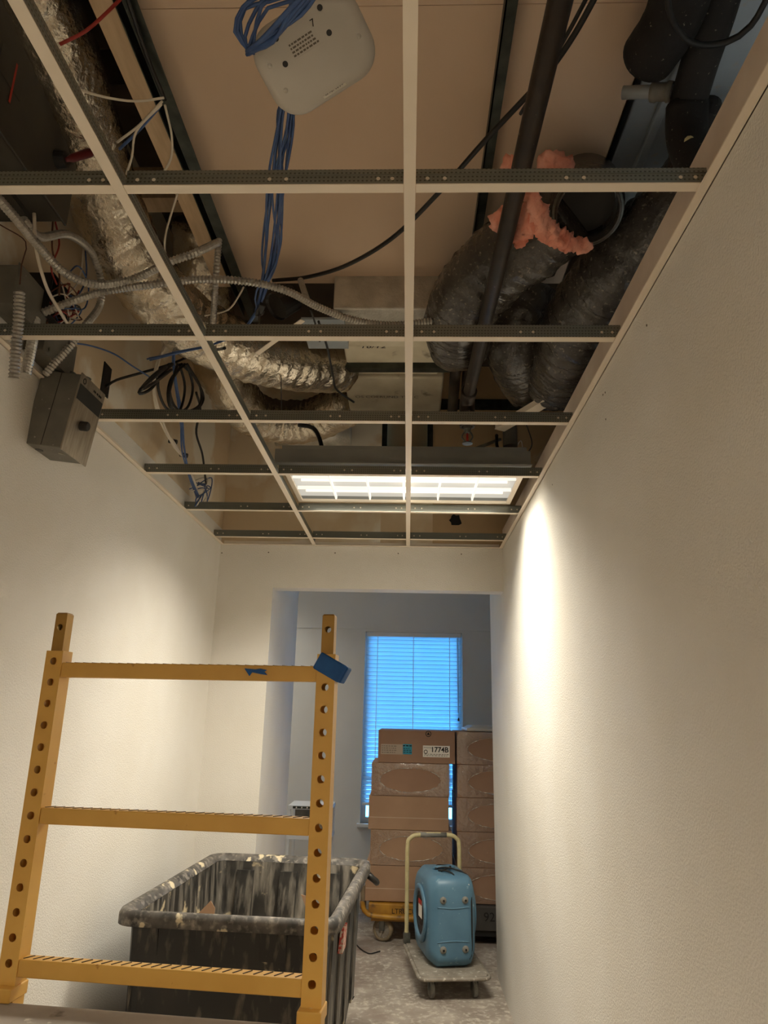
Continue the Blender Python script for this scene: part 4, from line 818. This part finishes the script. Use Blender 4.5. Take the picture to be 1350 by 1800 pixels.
# things in the cart
def shard(px, py, Z, pts, m, label, thick=.004):
    c = AZ(px, py, Z); mb = MB(); mb.prism([c+CR*a*.0062+ez*b*.0062+V((0, 1, 0))*a*.0025 for a, b in pts], V((0, thick, 0))); return tag(obj('cardboard_scrap', mb, m), label, 'scrap')
shard(541, 1590, .78, [(-5, 7), (3, 4), (6, -6), (2, -10)], M_CARD2, 'tan cardboard scrap poking up behind the right scaffold post')
shard(364, 1595, .78, [(-5, -3), (2, 4), (5, -1), (5, -8), (-4, -9)], M_CARD2, 'small cardboard scrap leaning inside the cart')
db_ = MB(); ng = 14; vs = []
for i in range(ng):
    for j_ in range(ng):
        vs.append(BP(.08+(bw-.16)*i/(ng-1), .08+(bL-.2)*j_/(ng-1), .52+.10*noise.noise((i*.6, j_*.6, 3))))
db_.add(vs, [(i*ng+j_, (i+1)*ng+j_, (i+1)*ng+j_+1, i*ng+j_+1) for i in range(ng-1) for j_ in range(ng-1)])
o = obj('rubble', db_, M_FLUFF); o['kind'] = 'stuff'; tag(o, 'plaster rubble heaped inside the black cart', 'rubble')

# ================================================================== BOXES ON THE PLATFORM TRUCK
YBX = 5.85; BZ = [.263, .508, .757, 1.0, 1.242, 1.487]
def film(face_y, x0, x1, z0, z1, parent, ov):
    cx_, cz_ = (x0+x1)/2+ov[0], (z0+z1)/2+ov[1]; a, b = ov[2], ov[3]; n = 48; y = face_y-.003
    mb = MB(); inn = []; mid = []; outr = []
    for k in range(n):
        th = 2*PI*k/n; c_, s_2 = math.cos(th), math.sin(th); w = 1+.03*noise.noise((k*.7, cx_*9, cz_*9))
        inn.append(V((cx_+a*c_*w, y-.001, cz_+b*s_2*w)))
        mid.append(V((min(x1-.004, max(x0+.004, cx_+(a+.022)*c_*w)), y-.004, min(z1-.004, max(z0+.004, cz_+(b+.016)*s_2*w)))))
        t = min((x1-.002-cx_)/c_ if c_ > 1e-6 else ((x0+.002-cx_)/c_ if c_ < -1e-6 else 9), (z1-.002-cz_)/s_2 if s_2 > 1e-6 else ((z0+.002-cz_)/s_2 if s_2 < -1e-6 else 9))
        outr.append(V((cx_+c_*t, y+.001, cz_+s_2*t)))
    fs = []
    for r_ in range(2):
        for k in range(n): fs.append((r_*n+k, (r_+1)*n+k, (r_+1)*n+(k+1) % n, r_*n+(k+1) % n))
    mb.add(inn+mid+outr, fs); obj('shrink_film', mb, M_FILM, parent, smooth=True)
    # gathered edge of the film round the oval opening, and stretch folds to the corners
    rp = [V((cx_+(a+.006*noise.noise((k*.9, cx_*5, 1)))*math.cos(2*PI*k/n), y-.004, cz_+(b+.006*noise.noise((k*.9, cx_*5, 7)))*math.sin(2*PI*k/n))) for k in range(n)]; rp.append(rp[0])
    obj('film_edge', MB().tube(rp, .0030, 5), M_FILME, parent, smooth=True)
    mb = MB()
    for (sx_, sz_) in ((-1, 1), (1, 1), (-1, -1), (1, -1)):
        for k in range(3):
            c0 = V((cx_+sx_*a*(.80-.09*k), y-.003, cz_+sz_*b*(.66+.10*k))); c1 = V((min(max(cx_+sx_*(a+.05-.05*k), x0+.01), x1-.01), y-.003, cz_+sz_*min(b+.035+.006*k, (z1-z0)/2-.008)))
            mb.tube([c0, c0.lerp(c1, .5)+V((0, -.003, .004)), c1], [.0006, .0016, .0006], 4)
    obj('film_folds', mb, M_FILME, parent, smooth=True)['kind'] = 'stuff'
M_FILMW = mat('pale_seam_strip', (206, 186, 162), rough=.25, spec=.8)  # pale glossy colour of the carton seam strip
M_FILME, nt, out = shader_mat('gathered_film')
t = nt.nodes.new('ShaderNodeBsdfTransparent'); g = nt.nodes.new('ShaderNodeBsdfPrincipled'); x = nt.nodes.new('ShaderNodeMixShader')
g.inputs['Base Color'].default_value = (.75, .68, .58, 1); g.inputs['Roughness'].default_value = .2
tc = nt.nodes.new('ShaderNodeTexCoord'); nz = nt.nodes.new('ShaderNodeTexNoise'); nz.inputs['Scale'].default_value = 26; nz.inputs['Detail'].default_value = 4
mr = nt.nodes.new('ShaderNodeMapRange'); mr.inputs[1].default_value = .42; mr.inputs[2].default_value = .66; mr.inputs[4].default_value = .75
nt.links.new(tc.outputs['Object'], nz.inputs['Vector']); nt.links.new(nz.outputs['Fac'], mr.inputs[0]); nt.links.new(mr.outputs[0], x.inputs[0])
nt.links.new(t.outputs[0], x.inputs[1]); nt.links.new(g.outputs[0], x.inputs[2]); nt.links.new(x.outputs[0], out.inputs[0])
def carton(px0, px1, zi, label, wrapped=False, m=M_CARD, dy=0, width=None, ov=None, seam=False):
    z0, z1 = BZ[zi]+.001, BZ[zi+1]-.001; pyc = 1283+(5-zi)*61
    y = YBX+dy; x0 = AY(px0, pyc, y).x; x1 = x0+width if width else AY(px1, pyc, y).x
    t = thing('tile_carton', label, 'cardboard box', ((x0+x1)/2, y+.31, z0), 'cartons stacked on the platform truck')
    obj('carton_body', MB().box((x0, y, z0), (x1, y+.62, z1)), m, t, bevel=.004)
    if wrapped: film(y, x0, x1, z0, z1, t, ov or (0, 0, .235, .085))
    if seam: obj('tape_seam', MB().box((x0+.004, y-.0012, z0+.085), (x1-.004, y, z0+.089)), M_FILMW, t)
    return t, x0, x1, y, z0, z1
t, x0, x1, y, z0, z1 = carton(664, 800, 4, 'topmost carton with printed label of the stack before the window')
c = AY(767, 1321, y-.002); lab = obj('product_label', MB().obox(c, (.105, 0, .0), (0, .0005, 0), (0, 0, .043)), M_LABEL, t)
text_mesh('1774B', .054, c+V((.026, -.001, .012)), (1, 0, 0), (0, 0, 1), M_INK, 'lettering', t, bold=.0012)
text_mesh('Armstrong', .014, c+V((-.068, -.001, .028)), (1, 0, 0), (0, 0, 1), M_INK, 'lettering', t)
def fine_print(cc, w, rows, dz_, hh, m, par):
    pr = MB()
    for k in range(rows):
        u = -w
        while u < w-.012:
            l = random.uniform(.008, .022); pr.obox(cc+V((u+l/2, -.0008, -dz_*k)), (l/2, 0, 0), (0, .0002, 0), (0, 0, hh)); u += l+.006
    obj('fine_print', pr, m, par)['kind'] = 'stuff'
fine_print(c+V((0, 0, -.022)), .095, 2, .010, .0022, M_INKB, t)
mb = MB().lathe([(.010, 0), (.015, 0), (.015, .0008), (.010, .0008)], c+V((-.083, -.0008, -.004)), (0, -1, 0), 18); obj('recycling_mark', mb, M_INK, t)
c = AY(690, 1317, y-.002); obj('text_label', MB().obox(c, (.092, 0, 0), (0, .0005, 0), (0, 0, .038)), mat('grey_label', (178, 160, 142), rough=.7), t)
fine_print(c+V((-.025, 0, .024)), .060, 4, .016, .0025, M_INKB, t)
c = AY(716, 1317, y-.002); obj('cyan_label', MB().obox(c, (.036, 0, 0), (0, .0005, 0), (0, 0, .038)), M_CYAN, t)
fine_print(c+V((0, -.001, .026)), .034, 1, .01, .004, M_INK, t); fine_print(c+V((0, -.001, .006)), .03, 3, .014, .0022, M_INK, t)
c = AY(753, 1290, y-.002); mb = MB().lathe([(.018, 0), (.023, 0), (.023, .0008), (.018, .0008)], c, (0, -1, 0), 20); mb.prism([c+V((-.013, -.0008, -.008)), c+V((.013, -.0008, -.008)), c+V((0, -.0008, .013))], (0, .0006, 0)); obj('round_stamp', mb, M_INK, t)
carton(652, 790, 3, 'carton with an oval window in its film, second from the top before the window', True, ov=(0, -.003, .235, .088))
carton(647, 789, 2, 'plain carton with a horizontal tape seam in the middle of the stack', m=M_CARD2, seam=True)
carton(650, 795, 1, 'film wrapped carton fourth from the top, behind the cream handle', True, m=M_CARD2, ov=(.0, -.002, .24, .085))
carton(641, 795, 0, 'bottom carton of the stack before the window, on the yellow truck', m=M_CARD2, seam=True)
rl_ = ['bottom', 'second', 'third', 'fourth', 'topmost']
for zi in range(5):
    carton(803+(zi % 2), 0, zi, 'film wrapped carton beside the right wall, %s from the dark dolly' % ['lowest, first', 'second', 'third', 'fourth', 'topmost, fifth'][zi], True, dy=.01, width=.64, ov=(.0, -.005, .235, .085))
c = AY(820, 1281, 5.9)
tp = MB(); tp.hexa([(c.x, 5.88, 1.49), (c.x+.6, 5.88, 1.49), (c.x+.6, 6.45, 1.49), (c.x, 6.45, 1.49)], [(c.x, 5.88, 1.515), (c.x+.6, 5.88, 1.515), (c.x+.6, 6.45, 1.515), (c.x, 6.45, 1.515)]); tp.hexa([(c.x+.02, 5.9, 1.515), (c.x+.58, 5.9, 1.515), (c.x+.58, 6.43, 1.515), (c.x+.02, 6.43, 1.515)], [(c.x+.05, 5.93, 1.535), (c.x+.55, 5.93, 1.535), (c.x+.55, 6.4, 1.535), (c.x+.05, 6.4, 1.535)])
tag(obj('plastic_tray', tp, M_WHITE, bevel=.006), 'shallow white plastic tray lying on the right carton stack', 'tray')
# platform truck
pt = thing('platform_truck', 'heavy yellow platform truck carrying the left carton stack', 'cart', (.05, 6.15, 0))
px0 = AY(648, 1600, 5.83).x
xe = AY(800, 1600, 5.83).x
obj('bed', MB().box((px0, 5.80, .165), (xe, 6.5, .258)), M_YELT, pt, bevel=.006)
obj('bed_frame', MB().box((px0+.02, 5.82, .14), (xe-.02, 6.48, .165)), M_YELT, pt)
b0 = AY(640, 1595, 5.83)
obj('corner_tube', MB().tube(spline([V((px0-.02, 6.3, .26)), V((px0-.05, 6.0, .25)), V((px0-.045, 5.85, .23)), V((px0+.0, 5.79, .19)), V((px0+.15, 5.785, .175)), V((px0+.5, 5.785, .172))], .03), .018, 10), M_YELT, pt, smooth=True)
obj('handle_socket', MB().tube([V((px0-.045, 5.9, .20)), V((px0-.045, 5.9, .36))], .022, 10), M_TYRE, pt)
text_mesh('LTRUCUL -', .048, V((.02, 5.799, .212)), (1, 0, 0), (0, 0, 1), M_INK, 'lettering', pt, align='CENTER')
pk = thing('dark_platform_dolly', 'dark grey platform dolly marked 92 under the right carton stack', 'cart', (.75, 6.15, 0))
obj('bed', MB().box((xe+.015, 5.81, .10), (xe+.70, 6.5, .26)), mat('dark_grey_paint', (74, 70, 66), (62, 58, 55), scale=8, rough=.6), pk, bevel=.006)
obj('skirt', MB().box((xe+.03, 5.83, .06), (xe+.68, 6.48, .10)), M_BLACK, pk)
text_mesh('92', .085, V((AY(860, 1606, 5.81).x, 5.809, .19)), (1, 0, 0), (0, 0, 1), M_INK, 'lettering', pk)
for (x_, y_) in ((xe+.1, 5.92), (xe+.6, 5.92), (xe+.1, 6.4), (xe+.6, 6.4)): obj('wheel', MB().lathe([(0, -.015), (.032, -.015), (.034, -.01), (.034, .01), (.032, .015), (0, .015)], V((x_, y_, .034)), (1, 0, 0), 18), M_BLACK, pk)
for (x_, y_) in ((px0+.11, 5.86), (xe-.12, 5.9), (px0+.11, 6.38), (xe-.12, 6.38)):
    ax_ = V((-.35, -.94, 0)).normalized()
    w_ = obj('wheel', MB().lathe([(.055, -.02), (.062, -.024), (.074, -.022), (.078, -.012), (.078, .012), (.074, .022), (.062, .024), (.055, .02)], V((x_, y_, .078)), ax_, 28), M_TYRE, pt, smooth=True)
    mb = MB().lathe([(0, -.014), (.056, -.014), (.056, .014), (0, .014)], V((x_, y_, .078)), ax_, 24); mb.lathe([(0, .028), (.014, .028), (.014, 0)], V((x_, y_, .078)), ax_, 10)
    for k in range(5):
        th = 2*PI*k/5; u1 = ax_.cross(ez).normalized(); dd = u1*math.cos(th)+ez*math.sin(th); mb.bar(V((x_, y_, .078))+ax_*.015, V((x_, y_, .078))+ax_*.015+dd*.055, .012, .008, ax_)
    obj('hub', mb, M_DOLLY, w_)
    sd = ax_; mb = MB()
    for sg in (-1, 1): mb.obox(V((x_, y_, .118))+sd*sg*.03, sd*.002, ax_.cross(ez)*.02, ez*.045)
    obj('fork', mb, M_GALV, pt)

# red bucket and corner clutter
c = V((-.475, 5.80, 0))
rb = thing('red_bucket', 'tall red plastic bucket with ribbed rim beside the black cart', 'bucket', c)
obj('bucket_body', MB().lathe([(0, .0), (.085, 0), (.092, .01), (.118, .36), (.112, .36), (.088, .012), (0, .012)], c, ez, 28), M_RED, rb, smooth=False)
for k in range(5): obj('rim_ring', MB().lathe([(.114+.001*k, 0), (.124+.001*k, .002), (.124+.001*k, .009), (.114+.001*k, .011)], c+ez*(.285+.022*k), ez, 28), M_RED, rb)
tag(cable('loose_cord', [AZ(622, 1655, .006), AZ(634, 1668, .006), AZ(650, 1676, .006), AZ(668, 1672, .006)], .004, M_CABLEK), 'thin dark cord on the floor by the truck wheel', 'cord')
c = AY(507, 1415, 6.3)
fr_ = thing('wire_shelf_frame', 'white metal framed unit standing in the far left corner', 'shelf', (c.x+.16, 6.4, 0))
for (x_, y_) in ((c.x, 6.3), (c.x+.34, 6.3), (c.x, 6.6), (c.x+.34, 6.6)): obj('leg', MB().box((x_, y_, 0), (x_+.022, y_+.022, c.z)), M_FRAMEW, fr_)
for z_ in (c.z-.03, c.z-.26, .15):
    obj('shelf', MB().box((c.x, 6.29, z_), (c.x+.362, 6.63, z_+.028)), M_FRAMEW, fr_)
obj('perforated_strip', MB().box((c.x+.04, 6.286, c.z-.024), (c.x+.32, 6.29, c.z-.006)), M_GALVD, fr_)
for k in range(6): obj('strip_stud', MB().lathe([(0, .004), (.006, .004), (.006, 0)], V((c.x+.07+.045*k, 6.286, c.z-.015)), (0, -1, 0), 8), M_LABEL, fr_)
mb = MB().box((c.x+.03, 6.5, c.z-.23), (c.x+.33, 6.51, c.z-.035)); obj('back_panel', mb, M_GREYBOX, fr_)
def rag(name, c, r, m, label, cat, seed):
    mb = MB(); vs = []; fs = []; n1, n2 = 12, 18
    for i in range(n1+1):
        ph = PI*i/n1
        for k in range(n2):
            th = 2*PI*k/n2; d_ = V((math.sin(ph)*math.cos(th), math.sin(ph)*math.sin(th), math.cos(ph)*.6)); vs.append(c+d_*r*(1+.5*noise.noise(d_*3.2+V((seed, 0, 0)))))
    for i in range(n1):
        for k in range(n2): fs.append((i*n2+k, (i+1)*n2+k, (i+1)*n2+(k+1) % n2, i*n2+(k+1) % n2))
    return tag(obj(name, mb.add(vs, fs), m, smooth=False), label, cat)
rag('debris_bundle', V((c.x+.22, 6.4, c.z-.26+.028+.062)), .10, M_FLUFF, 'crumpled tan bundle on the white metal shelf', 'debris', 4)
c = AY(496, 1480, 5.75)
tag(obj('white_pipe', MB().tube([V((c.x, 5.72, 0)), V((c.x, 5.75, c.z+.12))], .014, 12), M_FRAMEW, smooth=True), 'slim white pipe standing behind the opening edge', 'pipe')

# ================================================================== SMALL DOLLY + AIR MOVER
dz = .135
dl = thing('folding_dolly', 'small grey platform dolly with a cream tube handle', 'cart', (.27, 5.07, 0))
D = [V((.128, 4.77, 0)), V((.505, 4.77, 0)), V((.44, 5.40, 0)), V((-.03, 5.40, 0))]
Md = Matrix.Translation((.255, 5.08, 0)) @ Matrix.Rotation(math.radians(8), 4, 'Z')
def DP(x_, y_, z_): return Md @ V((x_, y_, z_))
mb = MB(); outl = [(x_, y_) for x_, y_ in rrect(.205, .33, .04, 4)]
mb.prism([DP(x_, y_, dz-.028) for x_, y_ in outl], (0, 0, .028)); obj('platform', mb, M_DOLLY, dl, bevel=.006)
mb = MB(); o1 = [DP(x_, y_, dz-.034) for x_, y_ in rrect(.212, .337, .045, 4)]; mb.tube(o1+[o1[0]], .009, 8); 
obj('bumper', MB().tube([q+V((0, 0, .018)) for q in o1]+[o1[0]+V((0, 0, .018))], .011, 8), M_DOLLY, dl, smooth=True)
for (x_, y_) in ((-.13, -.26), (.13, -.26), (-.13, .26), (.13, .26)):
    w_ = obj('caster', MB().lathe([(0, -.012), (.042, -.012), (.047, -.007), (.047, .007), (.042, .012), (0, .012)], DP(x_, y_, .047), Md.to_3x3() @ V((1, .1, 0)), 20), M_TYREK, dl)
    mb = MB()
    for sg in (-1, 1): mb.add([DP(x_+sg*.019, y_-.022, .098), DP(x_+sg*.019, y_+.022, .098), DP(x_+sg*.019, y_+.012, .04), DP(x_+sg*.019, y_-.012, .04)], [(0, 1, 2, 3)])
    mb.add([DP(x_-.024, y_-.026, .1), DP(x_+.024, y_-.026, .1), DP(x_+.024, y_+.026, .1), DP(x_-.024, y_+.026, .1)], [(0, 1, 2, 3)])
    obj('caster_fork', mb, M_GALVD, w_)
hx0, hx1, hy, hz = -.20, .165, .315, .80
obj('handle', MB().tube(spline([DP(hx0, hy, dz), DP(hx0, hy, .4), DP(hx0, hy, hz-.08), DP(hx0+.02, hy, hz-.022), DP(hx0+.08, hy, hz), DP(hx1-.08, hy, hz), DP(hx1-.02, hy, hz-.022), DP(hx1, hy, hz-.08), DP(hx1, hy, .4), DP(hx1, hy, dz)], .02), .0145, 12), M_CREAM, dl, smooth=True)
obj('handle_grip', MB().tube([DP(hx0+.09, hy, hz), DP(hx1-.09, hy, hz)], .0165, 12), M_TYREK, dl, smooth=True)
for x_ in (hx0, hx1): obj('hinge_bracket', MB().obox(DP(x_, hy-.005, dz+.03), Md.to_3x3() @ V((.022, 0, 0)), Md.to_3x3() @ V((0, .02, 0)), ez*.03), M_GALV, dl)
# air mover
Mf = Matrix.Translation((.252, 5.075, dz+.002)) @ Matrix.Rotation(math.radians(12), 4, 'Z')
am = thing('air_mover', 'blue carpet drying blower standing on the small dolly', 'blower', (.252, 5.075, dz+.002))
def FP(x_, y_, z_): return Mf @ V((x_, y_, z_))
fw2, fd, fh = .150, .225, .505
def flo(hx_, y0, y1, z0, z1, r, c_=6):
    out = []
    for (cy_, cz_, a0) in ((y1-r, z1-r, 0), (y0+r, z1-r, PI/2), (y0+r, z0+r, PI), (y1-r, z0+r, 1.5*PI)):
        for k in range(c_+1): th = a0+PI/2*k/c_; out.append(FP(hx_, cy_+r*math.cos(th), cz_+r*math.sin(th)))
    return out
rg = [flo(-fw2, -fd+.045, fd-.03, .05, fh-.05, .09), flo(-fw2+.012, -fd+.025, fd-.012, .03, fh-.03, .09), flo(-fw2+.045, -fd+.006, fd, .006, fh-.006, .075), flo(-fw2+.06, -fd, fd, .0, fh, .07), flo(fw2-.06, -fd, fd, .0, fh, .07), flo(fw2-.03, -fd+.008, fd, .006, fh-.008, .075), flo(fw2-.008, -fd+.03, fd-.012, .03, fh-.03, .09), flo(fw2, -fd+.05, fd-.03, .05, fh-.05, .09)]
n_ = len(rg[0]); mb = MB(); fs = []
for i in range(len(rg)-1):
    for k in range(n_): fs.append((i*n_+k, i*n_+(k+1) % n_, (i+1)*n_+(k+1) % n_, (i+1)*n_+k))
fs += [tuple(range(n_-1, -1, -1)), tuple((len(rg)-1)*n_+k for k in range(n_))]
obj('housing', mb.add([q for r_ in rg for q in r_], fs), M_BLUE, am, smooth=True)
xa = Mf.to_3x3() @ V((-1, 0, 0)); ya = Mf.to_3x3() @ V((0, -1, 0))
cI = FP(-fw2, .01, .255)
obj('intake_ring', MB().lathe([(.125, 0), (.165, 0), (.168, .010), (.155, .018), (.130, .016), (.125, 0)], cI, xa, 36), M_BLUE, am, smooth=True)
gl = obj('intake_grille', MB().lathe([(0, .003), (.126, .003), (.126, .0)], cI, xa, 36), M_BLACK, am)
for k in range(3): obj('grille_ring', MB().lathe([(.035+.032*k, .005), (.039+.032*k, .008), (.043+.032*k, .005)], cI, xa, 30), M_BLACK, gl)
obj('warning_label', MB().obox(cI+xa*.012+ez*.03+ya*.03, xa*.0008, ya*.045, ez*.05), M_LABEL, am)
obj('warning_header', MB().obox(cI+xa*.013+ez*.068+ya*.03, xa*.0008, ya*.045, ez*.014), M_RED, am)
obj('outlet_ring', MB().lathe([(.15, 0), (.185, 0), (.18, .02), (.14, .03), (0, .03)], FP(fw2, .03, .27), -xa, 36), M_BLUE, am, smooth=True)
for x_ in (-.065, .075):
    for z_ in (.105, .375):
        f_ = obj('rubber_foot', MB().lathe([(0, .012), (.011, .012), (.018, .008), (.021, 0)], FP(x_, -fd, z_), ya, 16), M_TYREK, am, smooth=True)
        obj('foot_screw', MB().lathe([(0, .0145), (.007, .0145), (.007, .011)], FP(x_, -fd, z_), ya, 10), M_BLACK, f_)
for z_, sg in ((.335, -1), (.145, 1)):
    obj('moulded_ridge', MB().tube(spline([FP(-.10, -fd+.001, z_), FP(0, -fd-.001, z_+sg*.006), FP(.10, -fd+.001, z_)], .02), .004, 6), M_BLUE, am, smooth=True)
obj('carry_handle', MB().tube(spline([FP(-.07, .02, fh-.01), FP(-.06, -.0, fh+.012), FP(0, -.02, fh+.016), FP(.06, 0, fh+.012), FP(.07, .02, fh-.01)], .02), .011, 8), M_BLUE, am, smooth=True)
obj('switch_plate', MB().obox(FP(.075, -fd+.013, fh-.053), Mf.to_3x3() @ V((.03, 0, 0)), ya*.004, ez*.010), M_LABEL, am)
for k, pts in enumerate(([(-.05, -.05, fh+.004), (-.02, -.10, fh+.012), (.02, -.16, fh+.0), (.0, -.20, fh-.05), (.01, -.212, fh-.085)], [(-.06, .0, fh+.006), (.0, -.05, fh+.022), (.06, -.06, fh+.01), (.10, -.10, fh-.0), (.128, -.15, fh-.03), (.118, -.213, fh-.12), (.118, -.213, .10), (.10, -.213, .05)], [(-.04, -.08, fh+.006), (.03, -.03, fh+.02), (.05, .04, fh+.012), (-.03, .05, fh+.016), (-.06, -.02, fh+.01)])):
    obj('power_cord', MB().tube(spline([FP(*q) for q in pts], .015), .0055, 6), M_CABLEK, am, smooth=True)
for z_ in (.10, .42):
    obj('side_knob', MB().lathe([(0, .02), (.016, .02), (.02, 0)], FP(-fw2+.02, -.14, z_), xa, 12), M_BLUE, am, smooth=True)
    obj('side_knob', MB().lathe([(0, .02), (.016, .02), (.02, 0)], FP(fw2-.02, -.12, z_), -xa, 12), M_BLUE, am, smooth=True)

# small bits on the floor
tag(obj('floor_chip', MB().prism([AZ(614, 1760, .001), AZ(619, 1754, .001), AZ(623, 1752, .001), AZ(620, 1757, .001)], (0, 0, .004)), M_INK), 'small dark chip lying on the concrete near the cart', 'debris')
